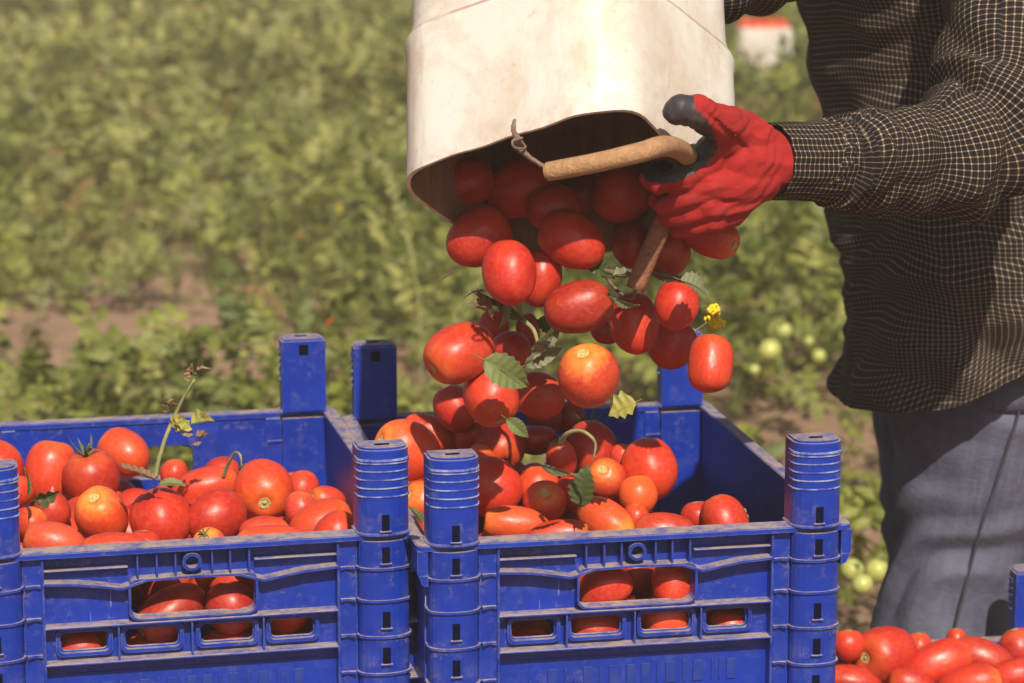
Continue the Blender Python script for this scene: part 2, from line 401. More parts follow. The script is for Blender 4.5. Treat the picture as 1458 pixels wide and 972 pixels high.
def scatter(name, label, x_of, y0, y1, dens, size, hmul=1., mat=M_VINE, dry=0., seed=1):  # dry: even start value for the glare painted into the leaves
    r = random.Random(seed); T = []
    y = y0; step = .5
    while y < y1:
        x0, x1 = x_of(y); area = (x1-x0)*step
        for _ in range(int(area*dens(y))):
            px, py = r.uniform(x0, x1), y+r.random()*step
            a, b = canopy(px, py); bf = bare_factor(px, py)
            cover = min(1., .86+a*1.3+b*.5)
            if r.random() > cover*bf: continue
            h = max(.05, (.20+.26*a+.16*b))*hmul*(.35+.65*bf)
            T.append((px, py, h, a, b))
        y += step
    n = len(T); VV = []; FF = []; CC = []; base = 0
    for (px, py, h, a, b) in T:
        kind = r.randrange(7) if r.random() > .13 else 7+r.randrange(2)
        V, Fc = COMPS[kind]
        s = size(py)*r.uniform(.45, 1.22)
        z = h*(1-.75*r.random()**1.6)+.03
        q = Matrix.Rotation(r.uniform(0, 2*PI), 3, 'Z') @ Matrix.Rotation(r.gauss(-.35, .5), 3, 'Y') @ Matrix.Rotation(r.gauss(0, .5), 3, 'X')
        if kind > 6: q = Matrix.Rotation(r.uniform(0, 6.3), 3, 'Z') @ Matrix.Rotation(r.gauss(0, .25), 3, 'X'); z = h*.35; s *= 1.15
        R = np.array(q)*s
        yel = r.random()
        if .955 < yel <= .975: R = R*.38
        W = V @ R.T + np.array((px, py, z)); VV.append(W); FF.append(Fc+base); base += len(V)
        g = r.random()
        base_c = np.array((.085, .115, .026))*(1-g)+np.array((.35, .37, .070))*g
        # glare painted into the leaf colours: paler towards the left and far side
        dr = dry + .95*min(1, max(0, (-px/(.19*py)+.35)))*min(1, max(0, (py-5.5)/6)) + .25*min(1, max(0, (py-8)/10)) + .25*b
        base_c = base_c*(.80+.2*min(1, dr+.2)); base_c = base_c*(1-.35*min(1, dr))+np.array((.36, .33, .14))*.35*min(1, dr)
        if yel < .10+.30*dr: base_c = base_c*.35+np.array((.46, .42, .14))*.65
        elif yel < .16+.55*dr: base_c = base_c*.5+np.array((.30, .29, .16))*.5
        elif .955 < yel <= .975: base_c = np.array((.75, .62, .06))
        elif yel > .98: base_c = np.array((.26, .13, .06))
        CC.append(np.tile(np.append(base_c, 1), (len(V), 1)))
    VV = np.concatenate(VV); FF = np.concatenate(FF); CC = np.concatenate(CC)
    me = bpy.data.meshes.new(name); me.vertices.add(len(VV)); me.vertices.foreach_set('co', VV.astype(np.float32).ravel())
    me.loops.add(len(FF)*3); me.loops.foreach_set('vertex_index', FF.astype(np.int32).ravel())
    me.polygons.add(len(FF)); me.polygons.foreach_set('loop_start', np.arange(0, len(FF)*3, 3, dtype=np.int32))
    me.update(calc_edges=True)
    ca = me.color_attributes.new('tint', 'FLOAT_COLOR', 'POINT'); ca.data.foreach_set('color', CC.astype(np.float32).ravel())
    o = link(name, me, mat); tag(o, label, kind='stuff')
    print(name, n, len(FF)); return o
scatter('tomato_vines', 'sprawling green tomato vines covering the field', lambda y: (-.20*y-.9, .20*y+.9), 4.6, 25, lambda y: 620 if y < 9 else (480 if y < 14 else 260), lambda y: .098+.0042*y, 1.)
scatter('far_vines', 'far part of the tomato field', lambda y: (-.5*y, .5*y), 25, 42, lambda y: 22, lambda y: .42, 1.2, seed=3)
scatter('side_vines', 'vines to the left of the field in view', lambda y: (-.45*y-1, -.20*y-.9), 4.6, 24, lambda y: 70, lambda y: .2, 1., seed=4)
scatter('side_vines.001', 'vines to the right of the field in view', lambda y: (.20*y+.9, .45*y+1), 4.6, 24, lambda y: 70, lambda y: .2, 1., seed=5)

# ------------------------------------------------------------------ the crate
HX, HY, CH, PH = .1725, .256, .27, .083        # half post spacing, height to the rim, post above the rim
XO = HX+.024                                   # side wall plane
YW = HY-.005                                   # end wall plane
def copy_tree(o, parent=None):
    c = o.copy(); C.objects.link(c); c.parent = parent
    for ch in kids[o.name]: copy_child(ch, c)
    return c
kids = {}
def note(o):
    kids.setdefault(o.name, []); kids.setdefault(o.parent.name, []).append(o) if o.parent else None
    return o
def copy_child(ch, parent):
    d = ch.copy(); C.objects.link(d); d.parent = parent; kids[d.name] = []
    for g in kids[ch.name]: e = copy_child(g, d)
    kids.setdefault(parent.name, []).append(d)
    return d

def build_crate():
    root = empty('crate'); kids[root.name] = []
    def part(name, me, parent=root, smooth=False, loc=None, rot=None, shared=False):
        if shared:
            o = bpy.data.objects.new(name, me); C.objects.link(o); o.parent = parent
        else: o = link(name, me, M_BLUE, parent, smooth)
        if loc: o.location = loc
        if rot: o.rotation_euler = rot
        return note(o)
    R0 = CH-.0045
    zc = lambda d: CH-d                        # height at distance d under the rim
    # --- the two ends, one design: front is -y
    cw = .131                                  # half width of the middle panel
    hole = rrect(-.054, .056, zc(.068), zc(.032), .008)
    slots = [rrect(x-w/2, x+w/2, zc(.0975), zc(.0815), .004) for x, w in ((-.096, .040), (-.036, .046), (.031, .046), (.090, .038))]
    outer = [(-XO+.002, .0), (XO-.002, 0), (XO-.002, R0), (-XO+.002, R0)]
    end_me = plate(outer, [hole]+slots, .003)
    def seg_rib(x0, x1, z, th=.0022, dep=.016): return from_bm(box_bm(x0, x1, -dep, -.0012, z-th/2, z+th/2, .0006))
    def arc_rib():
        bm = bmesh.new(); P = []
        for x, z in [(-cw, .030), (-.10, .032), (-.075, .036), (-.062, .0385), (-.054, .036), (-.040, .0315), (0, .0305), (.042, .0315), (.056, .036), (.064, .0385), (.078, .036), (.10, .032), (cw, .030)]:
            P.append((x, zc(z)))
        rings = []
        for x, z in P: rings.append([bm.verts.new((x, y, zz)) for y, zz in ((-.0012, z-.0012), (-.0012, z+.0012), (-.0162, z+.0011), (-.0162, z-.0011))])
        for a, b in zip(rings, rings[1:]):
            for k in range(4): bm.faces.new((a[k], a[(k+1) % 4], b[(k+1) % 4], b[k]))
        bm.faces.new(rings[0]); bm.faces.new(rings[-1][::-1]); bmesh.ops.recalc_face_normals(bm, faces=bm.faces)
        return from_bm(bm)
    arc = arc_rib()
    hr = [seg_rib(-cw, cw, zc(.0725)), seg_rib(-cw, cw, zc(.1075)), seg_rib(-cw, cw, zc(.20)), seg_rib(-cw, cw, zc(.235))]
    hs = [seg_rib(-cw, -.056, zc(.0195), .0015, .011), seg_rib(.056, cw, zc(.0195), .0015, .011)]
    vshort = from_bm(box_bm(-.0009, .0009, -.0150, -.0012, zc(.030), zc(.006), .0005))
    vdiv = from_bm(box_bm(-.0009, .0009, -.0140, -.0012, zc(.106), zc(.074), .0005))
    vlong = from_bm(box_bm(-.0012, .0012, -.0155, -.0012, zc(.262), zc(.006), .0006))
    def frame(pts_o, pts_i, dep):              # raised lip round an opening
        bm = bmesh.new(); n = len(pts_o)
        lo = [bm.verts.new((x, -dep, z)) for x, z in pts_o]; li = [bm.verts.new((x, -dep, z)) for x, z in pts_i]
        bo = [bm.verts.new((x, -.0012, z)) for x, z in pts_o]; bi = [bm.verts.new((x, -.0012, z)) for x, z in pts_i]
        for i in range(n):
            j = (i+1) % n
            bm.faces.new((lo[i], lo[j], li[j], li[i])); bm.faces.new((bo[i], bo[j], lo[j], lo[i])); bm.faces.new((li[i], li[j], bi[j], bi[i]))
        bmesh.ops.recalc_face_normals(bm, faces=bm.faces); return from_bm(bm)
    sf = []
    for x, w in ((-.096, .040), (-.036, .046), (.031, .046), (.090, .038)):
        sf.append(frame(rrect(x-w/2-.005, x+w/2+.005, zc(.1025), zc(.0765), .006), rrect(x-w/2-.0018, x+w/2+.0018, zc(.0993), zc(.0797), .0045), .0065))
    hf = frame(rrect(-.0565, .0585, zc(.0700), zc(.0302), .009), rrect(-.0545, .0565, zc(.0684), zc(.0316), .0082), .0150)
    circ = lambda r: [(r*math.cos(2*PI*k/20), zc(.0165)+r*math.sin(2*PI*k/20)) for k in range(20)]
    ring = frame(circ(.0086), circ(.0058), .0168)
    # raised blocks of worn moulding low on the wall
    emb = bmesh.new(); rr = random.Random(3)
    box_bm(-.112, .112, -.0026, -.0012, zc(.1215), zc(.1197), .0003, emb)
    x = -.10
    while x < .10:
        w = rr.choice((.0022, .0022, .009)); h0 = rr.choice((0, 0, .010)); box_bm(x, x+w, -.0030, -.0012, zc(.150), zc(.130+h0), .0003, emb); x += w+rr.uniform(.0045, .009)
    emb = from_bm(emb)
    for m_ in [arc]+hr+hs+[vshort, vdiv, vlong]+sf+[hf, ring, emb]: m_.materials.clear(); m_.materials.append(M_BLUE)
    for nm, rz, y in (('front_wall', 0, -YW), ('back_wall', PI, YW)):
        w = part(nm, end_me, loc=(0, y, 0), rot=(0, 0, rz)) if nm == 'front_wall' else part(nm, end_me, loc=(0, y, 0), rot=(0, 0, rz), shared=True)
        part('handle_rib', arc, w, shared=True)
        for m_ in hr+hs: part('rib', m_, w, shared=True)
        for xx in (-.048, -.031, -.0145, .018, .034, .051): part('upright_rib', vshort, w, loc=(xx, 0, 0), shared=True)
        for xx in (-.066, -.001, .063): part('upright_rib', vdiv, w, loc=(xx, 0, 0), shared=True)
        for xx in (-cw, cw): part('upright_rib', vlong, w, loc=(xx, 0, 0), shared=True)
        for m_ in sf: part('slot_frame', m_, w, shared=True)
        part('handle_frame', hf, w, shared=True); part('ring', ring, w, shared=True); part('moulded_mark', emb, w, shared=True)
    # --- the long sides
    side_outer = [(-YW+.0022, 0), (YW-.0022, 0), (YW-.0022, R0), (-YW+.0022, R0)]
    sh = [rrect(-.06, .06, zc(.075), zc(.038), .008)]+[rrect(x-.03, x+.03, zc(.19), zc(.165), .004) for x in (-.15, -.05, .05, .15)]
    side_me = plate(side_outer, sh[1:], .003)
    srib = [from_bm(box_bm(-.21, .21, -.010, -.0012, zc(d)-.0012, zc(d)+.0012, .0005)) for d in (.035, .09, .145, .2, .24)]
    svr = from_bm(box_bm(-.0012, .0012, -.010, -.0012, zc(.262), zc(.006), .0005))
    for m_ in srib+[svr]: m_.materials.append(M_BLUE)
    for i, (rz, x) in enumerate(((PI/2, XO), (-PI/2, -XO))):
        w = part('side_wall', side_me, loc=(x, 0, 0), rot=(0, 0, rz), shared=i > 0)
        for m_ in srib: part('rib', m_, w, shared=True)
        for xx in (-.18, -.09, 0, .09, .18): part('upright_rib', svr, w, loc=(xx, 0, 0), shared=True)
    # --- rim: a lip all round
    bm = bmesh.new()
    o_ = rrect(-XO-.011, XO+.011, -HY-.0135, HY+.0135, .010, 5); i_ = rrect(-XO+.0035, XO-.0035, -YW+.0035, YW-.0035, .006, 5)
    n = len(o_); z1, z0 = CH, CH-.0052
    wob = [0.0006*math.sin(i*2.3) for i in range(n)]
    vo1 = [bm.verts.new((x, y, z1)) for (x, y), q in zip(o_, wob)]; vo0 = [bm.verts.new((x, y, z0)) for x, y in o_]
    vi1 = [bm.verts.new((x, y, z1+.0006)) for x, y in i_]; vi0 = [bm.verts.new((x, y, z0)) for x, y in i_]
    for i in range(n):
        j = (i+1) % n
        for q in ((vo1[i], vo1[j], vi1[j], vi1[i]), (vo0[i], vo0[j], vo1[j], vo1[i]), (vi1[i], vi1[j], vi0[j], vi0[i]), (vi0[i], vi0[j], vo0[j], vo0[i])): bm.faces.new(q)
    bmesh.ops.recalc_face_normals(bm, faces=bm.faces)
    bmesh.ops.bevel(bm, geom=[e for e in bm.edges if all(v in set(vo1) | set(vi1) for v in e.verts) and abs(e.verts[0].co.z-e.verts[1].co.z) < 1e-5], offset=.0009, segments=2, affect='EDGES')
    part('rim', from_bm(bm))
    # --- floor
    part('floor_panel', from_bm(box_bm(-XO+.004, XO-.004, -YW+.004, YW-.004, .004, .008, .0005)))
    # --- corner columns and posts
    def prof(k=1., grow=0.):
        pts = [(-.0235-grow, .0165), (-.0235-grow, -.004)]
        for q in range(1, 12):
            a = PI - PI*q/12; pts.append(((.0235+grow)*math.cos(a)*1.0, -.004-(.0165+grow)*math.sin(a)**.8))
        pts += [(.0235+grow, -.004), (.0235+grow, .0165)]
        return pts
    pm = poly_extrude(prof(), 0, PH, bev=.0022)
    # notch in the top
    post = from_bm(pm); 
    def band(z, g, th, bm): return poly_extrude(prof(grow=g), z, z+th, bm)
    def halfprof(grow): return [(-.0235-grow, .004)]+prof(grow=grow)[1:-1]+[(.0235+grow, .004)]
    bm = bmesh.new(); pts = halfprof(.0010)
    for z in (.068, .0605, .0525, .0445, .0365): poly_extrude(pts, z, z+.0011, bm)
    post_rings = from_bm(bm)
    bm = bmesh.new(); poly_extrude(halfprof(.0009), .0705, .0725, bm)
    collar = from_bm(bm)
    def clip(zc_, h=.0150):                    # dark solid block painting the shade of a square window
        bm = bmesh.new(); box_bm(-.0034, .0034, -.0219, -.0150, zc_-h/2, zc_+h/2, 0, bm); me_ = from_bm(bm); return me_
    def clip_lip(z): return from_bm(box_bm(-.0055, .0055, -.0232, -.0175, z-.0018, z-.0002, .0004))
    M_DARKWIN.use_nodes = True
    win = {}
    col_prof = lambda g: [(-.0235-.0-g*.0, .010)]+[(x, y) for x, y in prof(grow=g)[1:-1]]+[(.0235, .010)]
    column = from_bm(poly_extrude(prof(), 0, CH-.0058))
    def wave_shelf(zz):                        # rib that follows the column and runs on over the recess beside it
        bm = bmesh.new(); pts = [(-.0245, .012)]+prof(grow=.0022)[1:-1]+[(.0265, -.012), (.034, -.0085), (.0395, -.0105), (.0395, .012)]
        poly_extrude(pts, zz-.0011, zz+.0011, bm); return from_bm(bm)
    shelves = [wave_shelf(zc(d)) for d in (.032, .063, .098, .134, .17, .206, .242)]
    seat = from_bm(poly_extrude(prof(grow=.0018), CH-.0002, CH+.0022, bev=.0008))
    recess = from_bm(box_bm(.0238, .0405, -.006, .010, 0, CH-.006, .0005))
    hook = bmesh.new(); 
    pts = [(-.0245, 0), (-.0345, 0), (-.0345, -.020), (-.030, -.032), (-.0245, -.034)]
    a = [hook.verts.new((x, -.012, CH-.0055+z)) for x, z in pts]; b = [hook.verts.new((x, .012, CH-.0055+z)) for x, z in pts]
    for i in range(5): hook.faces.new((a[i], a[(i+1) % 5], b[(i+1) % 5], b[i]))
    hook.faces.new(a); hook.faces.new(b[::-1]); bmesh.ops.recalc_face_normals(hook, faces=hook.faces)
    hook = from_bm(hook)
    top_hole = from_bm(poly_extrude(rrect(-.007, .007, -.006, -.001, .0024, 3), PH+.0002, PH+.0005))  # thin dark sheet painting the slot's shade
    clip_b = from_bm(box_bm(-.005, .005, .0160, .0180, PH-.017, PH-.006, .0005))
    wins = [(clip(.0125), clip_lip(.0125-.0075))] + [(clip(zc(d)), clip_lip(zc(d)-.0075)) for d in (.0185, .081, .116, .152, .188, .224)]
    for m_ in [column, post, post_rings, collar, seat, recess, hook]+shelves+[w[1] for w in wins]: m_.materials.clear(); m_.materials.append(M_BLUE)
    post_rings.materials[0] = M_WORN; collar.materials[0] = M_WORN
    emb.materials[0] = mat_plain('blue_moulding', (.004, .026, .24), (.02, .04, .22), 60, .5)
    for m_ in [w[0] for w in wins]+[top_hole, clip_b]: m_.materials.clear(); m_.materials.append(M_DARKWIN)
    # every corner is one mirrored build: x mirrored by a negative scale so that the recess always faces the middle
    for sx, sy in ((-1, -1), (1, -1), (-1, 1), (1, 1)):
        c = part('corner_column', column, loc=(sx*HX, sy*HY, 0), shared=True)
        c.scale = (-sx, -sy, 1)
        for m_ in shelves: part('rib', m_, c, shared=True)
        part('recess_panel', recess, c, shared=True); part('hook', hook, c, shared=True)
        for w in wins[1:]: part('clip_window', w[0], c, shared=True); part('clip_lip', w[1], c, shared=True)
        p = part('post', post, loc=(sx*HX, sy*HY, CH), shared=True); p.scale = (-sx, -sy, 1)
        part('post_ring', post_rings, p, shared=True); part('collar', collar, p, shared=True)
        part('clip_window', wins[0][0], p, shared=True); part('clip_lip', wins[0][1], p, shared=True)
        part('top_slot', top_hole, p, shared=True); part('clip_window', clip_b, p, shared=True)
        s = part('post_foot', seat, c, shared=True)
    return root
M_DARKWIN = mat_plain('slot_shade_dark', (.002, .003, .012), (.004, .005, .02), 20, 1., spec=0.)  # near-black: shade painted on solid pieces that stand for openings
crate = build_crate()
Y1, Y2 = math.radians(10.9), math.radians(12.6)
def crate_pose(fl, yaw):
    c, s = math.cos(yaw), math.sin(yaw)
    return (fl[0]+HX*c-HY*s, fl[1]+HX*s+HY*c)
RIM = 3*CH
RC = crate_pose((-.055, 2.433), Y1); LC = (lambda a: (a[0]-.004, a[1]))(crate_pose((-.460, 2.394), Y2))
Y3 = math.radians(9)
T_ANCHOR = (.588, 2.985)                       # back right post of the third stack
TC = (T_ANCHOR[0]-HX*math.cos(Y3)+HY*math.sin(Y3), T_ANCHOR[1]-HX*math.sin(Y3)-HY*math.cos(Y3))
crate.location = (*RC, 2*CH); crate.rotation_euler = (0, 0, Y1)
tag(crate, 'dusty blue plastic crate on the right, tomatoes pouring into it from the bucket', 'crate', 'blue harvest crates')
c2 = copy_tree(crate); c2.location = (*LC, 2*CH); c2.rotation_euler = (0, 0, Y2)
c2.scale.x = 1.035
c2['label'] = 'blue plastic crate on the left, already full of red tomatoes'
c3 = copy_tree(crate); c3.location = (*TC, CH); c3.rotation_euler = (0, 0, Y3)
c3['label'] = 'blue crate of tomatoes standing lower at the bottom right corner, before the jeans'
for pos, yaw, n in ((RC, Y1, 2), (LC, Y2, 2), (TC, Y3, 1)):
    for k in range(n):
        cc = crate.copy(); C.objects.link(cc); cc.location = (*pos, k*CH); cc.rotation_euler = (0, 0, yaw)
        for ch in kids['crate']:
            if ch.name.split('.')[0] in ('front_wall', 'back_wall', 'side_wall', 'rim', 'corner_column', 'floor_panel'):
                copy_child(ch, cc)
        cc['label'] = 'lower blue crate of the stack under a full crate of tomatoes'; cc['group'] = 'lower crates of the stacks'

# ------------------------------------------------------------------ tomatoes
def tomato_mesh(kind, n=30, m=22, seed=0):
    P = dict(round=(2., 0, 0, 0), oval=(2.1, .05, 0, 0), plum=(2.35, .08, 0, 0), lobed=(2.1, .0, .055, 0), pointed=(2., .18, 0, .28), boxy=(2.9, .0, .02, 0), dented=(2.1, .05, .03, 0))[kind]
    ex, tap, lob, pt = P; V = []; Fc = []
    rr = random.Random(len(kind)*7+3+seed); ph = rr.random()*6
    for i in range(m+1):
        th = PI*i/m
        for k in range(n):
            ph_ = 2*PI*k/n
            s, c = math.sin(th), math.cos(th)
            q = (abs(s)**ex+abs(c)**ex)**(-1/ex) if 0 < i < m else 1
            r = q*s*(1+tap*c); z = q*c
            r *= 1+lob*math.cos(3*ph_+ph)*(.6+.4*c)+.012*math.cos(5*ph_)
            z -= .16*math.exp(-(th/.26)**2)
            z += -pt*math.exp(-((PI-th)/.3)**2)
            if kind == 'dented': r *= 1-.07*math.exp(-((ph_-2)**2)/.25)
            q_ = Vector((r*math.cos(ph_), r*math.sin(ph_), z)); q_ *= 1+.055*mnoise.noise(q_*.95+Vector((seed*7.7+len(kind), 0, 3)))+.012*mnoise.noise(q_*2.6+Vector((seed, 5, 0)))
            V.append(tuple(q_))
    # welded poles
    verts = [V[0]]+V[n:-n]+[V[-n]]
    verts[0] = (0, 0, V[0][2]); verts[-1] = (0, 0, V[-1][2])
    f = [(0, 1+k, 1+(k+1) % n) for k in range(n)]
    for i in range(m-2):
        a = 1+i*n
        f += [(a+k, a+n+k, a+n+(k+1) % n, a+(k+1) % n) for k in range(n)]
    a = 1+(m-2)*n; last = len(verts)-1
    f += [(a+(k+1) % n, a+k, last) for k in range(n)]
    me = bpy.data.meshes.new('tomato_'+kind); me.from_pydata(verts, [], f); me.materials.append(M_TOM)
    bm = bmesh.new(); bm.from_mesh(me); bmesh.ops.recalc_face_normals(bm, faces=bm.faces); bm.to_mesh(me); bm.free()
    me.shade_smooth(); return me
TMV = {(k, q): tomato_mesh(k, seed=q) for k in ('round', 'oval', 'plum', 'lobed', 'pointed', 'boxy', 'dented') for q in range(4)}
TM = {k[0]: v for k, v in TMV.items() if k[1] == 0}
def scar_mesh():
    bm = bmesh.new(); n = 14; rr = random.Random(5); rings = []
    for r, z in ((.21, .900), (.17, .915), (.12, .893), (.075, .870), (.055, .915)):
        rings.append([bm.verts.new((r*(1+.14*rr.uniform(-1, 1))*math.cos(2*PI*k/n), r*(1+.14*rr.uniform(-1, 1))*math.sin(2*PI*k/n), z)) for k in range(n)])
    for a, b in zip(rings, rings[1:]):
        for k in range(n): bm.faces.new((a[k], a[(k+1) % n], b[(k+1) % n], b[k]))
    bm.faces.new(rings[-1]); me = from_bm(bm, 'stem_scar'); me.materials.append(M_SCAR); me.shade_smooth(); return me
SCAR = scar_mesh()
def calyx_mesh(seed, curl):
    rr = random.Random(seed); bm = bmesh.new()
    for k in range(6):
        a = 2*PI*k/6+rr.uniform(-.25, .25); L = rr.uniform(.55, .85); side = rr.uniform(-.5, .5); rise = rr.uniform(.5, 1.2)*curl
        rows = []
        for q in range(8):
            t = q/7; rad = .04+L*t*(1-.25*t); w = .085*(1-t)**.7*(1 if q else .6); ang = a+side*t*t
            z = .87+.12*math.sin(t*PI)*.6+rise*t*t*.55-.25*t*t*(1-curl)
            if seed == 1:                      # sepals curled back into small hoops
                fi = t*3.7; R_ = .20*(1-.2*t); rad = .08+R_*math.sin(fi)+.12*t; z = .90+R_*(1-math.cos(fi))
            c = Vector((rad*math.cos(ang), rad*math.sin(ang), z)); tn = Vector((-math.sin(ang), math.cos(ang), 0))
            rows.append((bm.verts.new(c-tn*w), bm.verts.new(c+Vector((0, 0, .03*(1-t)))), bm.verts.new(c+tn*w)))
        for p, q in zip(rows, rows[1:]):
            bm.faces.new((p[0], p[1], q[1], q[0])); bm.faces.new((p[1], p[2], q[2], q[1]))
    tube_bm([(0, 0, .84), (.03, .02, 1.0), (.10, .02, 1.15), (.2, .08, 1.25)], [.07, .045, .045, .065], 6, 3, bm=bm)
    me = from_bm(bm, 'calyx'); me.materials.append(M_CALYX); me.shade_smooth(); return me
CALS = [calyx_mesh(1, .9), calyx_mesh(2, 1.3), calyx_mesh(4, .3)]

RED = (.355, .010, .007); BRI = (.44, .021, .009); DRK = (.24, .007, .007); ORR = (.46, .032, .009); ORA = (.56, .060, .012); PNK = (.50, .042, .024)  # the darkest red paints shade onto fruit lying in hollows
TOMS = []
def T(cx, cy, L, W, ang, tilt, kind, col, sh, extra, where, label, d=None):
    TOMS.append(dict(c=(cx, cy), L=L, W=W, a=ang, t=tilt, k=kind, col=col, sh=sh, ex=extra, w=where, lab=label, d=d))
# -- left crate (centre px, length px, width px, stem angle, stem tilt to the camera, ...)
T(-6, 668, 84, 84, 60, -20, 'round', BRI, .2, 's', 'L', 'red tomato at the left photo edge, just over the left crate\'s left post')
T(71, 672, 92, 72, 82, -10, 'plum', BRI, .3, 's', 'L', 'tall oval tomato standing upright behind the one with the curled green calyx')
T(130, 681, 84, 80, 98, 22, 'oval', RED, .2, 'c1', 'L', 'tomato wearing a curled green calyx on top, left crate')
T(177, 645, 82, 66, 150, -25, 'oval', ORR, .5, 's', 'L', 'orange red tomato at the back, left of the dried twig')
T(74, 727, 62, 54, 265, -20, 'pointed', RED, .1, 's', 'L', 'small dark red tomato ending in a point, near the left post')
T(46, 745, 48, 50, 60, 0, 'round', ORR, .5, 's', 'L', 'small orange tomato half hidden behind the left crate\'s left post')
T(76, 772, 90, 58, 170, 0, 'oval', PNK, .3, 's', 'L', 'pale red tomato lying on the rim beside the left crate\'s left post')
T(145, 734, 92, 76, 105, 48, 'lobed', ORR, .8, 's', 'L', 'lobed tomato with a yellow shoulder and scar, below the one with the calyx')
T(230, 740, 94, 88, 120, -35, 'oval', RED, .2, 's', 'L', 'large smooth red tomato near the front of the left crate, under the dried leaf')
T(167, 786, 108, 56, 178, 0, 'oval', BRI, .3, 's', 'L', 'long flat lying tomato along the front rim, second from the left post')
T(240, 796, 50, 46, 20, 0, 'round', ORA, .6, 's', 'L', 'small orange tomato peeping over the front rim at the left crate\'s middle')
T(248, 674, 44, 40, 90, 0, 'round', BRI, .3, 's', 'L', 'small tomato right behind the foot of the dried twig')
T(293, 694, 98, 58, 10, -10, 'oval', BRI, .35, 's', 'L', 'long oval tomato lying under the curly green vine in the left crate')
T(376, 698, 90, 88, 285, 66, 'round', ORR, .3, 's', 'L', 'large round tomato showing its scar to the viewer, left crate')
T(307, 735, 92, 76, 20, -30, 'dented', RED, .1, 's', 'L', 'deep red tomato in front of the long oval one, left crate middle')
T(298, 776, 54, 50, 110, 45, 'round', ORA, 1., 'c2', 'L', 'small yellowish orange tomato at the front rim of the left crate')
T(316, 672, 56, 44, 10, 0, 'round', RED, .1, 'c1', 'L', 'red tomato mostly hidden beneath the curly vine at the back')
T(430, 696, 56, 50, 80, -20, 'round', BRI, .2, 's', 'L', 'red tomato behind the large one with the scar, near the back')
T(428, 724, 52, 48, 90, 0, 'round', PNK, .3, 's', 'L', 'pinkish tomato wedged right of the large one with the scar')
T(467, 712, 56, 40, 165, 30, 'oval', BRI, .5, 's', 'L', 'small tomato with pale scar on its left end, by the right side wall')
T(457, 746, 96, 66, 20, -15, 'oval', ORR, .3, 's', 'L', 'big oval tomato leaning on the right side wall of the left crate')
T(480, 760, 74, 64, 60, -20, 'round', BRI, .2, 's', 'L', 'tomato tucked behind the left crate\'s right front post')
T(377, 758, 74, 50, 0, 0, 'oval', ORR, .3, 's', 'L', 'tomato just behind the longest one on the front rim, left crate right half')
T(390, 778, 116, 62, 178, 5, 'plum', ORR, .4, 's', 'L', 'longest tomato lying on the front rim, left crate right half')
T(205, 775, 44, 50, 90, 0, 'round', RED, .1, 's', 'L', 'red sliver of tomato between two big ones at the front rim')
T(20, 700, 50, 60, 90, 0, 'round', BRI, .2, 's', 'L', 'tomato behind the top of the left crate\'s left post')
# -- seen through the openings of the left crate
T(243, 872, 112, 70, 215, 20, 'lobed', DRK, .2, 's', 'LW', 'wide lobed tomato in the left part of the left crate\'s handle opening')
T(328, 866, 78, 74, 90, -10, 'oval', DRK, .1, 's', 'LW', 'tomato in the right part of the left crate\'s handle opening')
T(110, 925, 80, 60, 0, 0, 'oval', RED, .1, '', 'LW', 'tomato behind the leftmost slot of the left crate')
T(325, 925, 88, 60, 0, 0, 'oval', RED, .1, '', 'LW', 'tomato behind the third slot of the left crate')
# -- right crate
T(580, 641, 100, 84, 160, 25, 'oval', ORA, .8, 's', 'R', 'speckled orange tomato between the two neighbouring front posts, higher one', 2.62)
T(612, 617, 84, 52, 160, -10, 'oval', BRI, .2, 's', 'R', 'red tomato lying behind the speckled orange one')
T(601, 716, 62, 66, 150, 35, 'round', ORR, .8, 's', 'R', 'orange tomato squeezed between the two neighbouring front posts, lower one')
T(700, 694, 88, 84, 150, -20, 'oval', BRI, .3, 's', 'R', 'large red tomato right behind the right crate\'s left front post')
T(766, 694, 66, 64, 100, -20, 'round', ORR, .6, 's', 'R', 'orange red tomato above the small one with the round scar')
T(776, 714, 64, 62, 90, 62, 'round', BRI, .5, 's', 'R', 'tomato with a small round pale scar facing out, left of the dark leaf')
T(735, 746, 98, 52, 175, 5, 'plum', ORA, .6, '', 'R', 'slender orange plum tomato lying beside the left front post')
T(796, 761, 92, 44, 5, 0, 'oval', BRI, .3, 's', 'R', 'flat lying red tomato on the front rim, left of the yellow orange one')
T(861, 742, 98, 62, 325, 35, 'oval', ORA, 1., 's', 'R', 'yellow orange tomato with its scar resting on the front rim')
T(862, 681, 60, 60, 110, 58, 'round', BRI, .6, 's', 'R', 'round tomato with yellow scar, right of the dark leaf')
T(909, 705, 60, 56, 90, -15, 'round', ORA, .4, 's', 'R', 'small plain orange tomato in front of the big round one')
T(925, 667, 92, 78, 115, -25, 'oval', BRI, .2, 's', 'R', 'big glossy tomato farthest right on the heap in the right crate')
T(842, 640, 84, 74, 95, -30, 'oval', RED, .2, 'c1', 'R', 'tomato with a looping vine stalk in front, right crate back')
T(799, 654, 62, 44, 100, 20, 'lobed', BRI, .3, 'c2', 'R', 'small lobed tomato cradled in a green calyx, right crate middle')
T(946, 754, 90, 50, 175, 0, 'oval', RED, .2, 's', 'R', 'red tomato lying on the front rim right of the yellow orange one')
T(1032, 741, 82, 64, 120, -10, 'lobed', BRI, .2, 's', 'R', 'lobed tomato alone at the right end of the right crate')
T(994, 736, 48, 52, 100, 0, 'round', RED, .1, 's', 'R', 'tomato half behind the lobed one at the right end of the crate')
T(886, 650, 40, 34, 80, 0, 'round', PNK, .2, 's', 'R', 'small pinkish tomato showing between two bigger ones at the back')
T(712, 634, 84, 72, 285, 50, 'oval', RED, .2, 'c1', 'R', 'red tomato with a fresh green calyx facing out, left part of the heap')
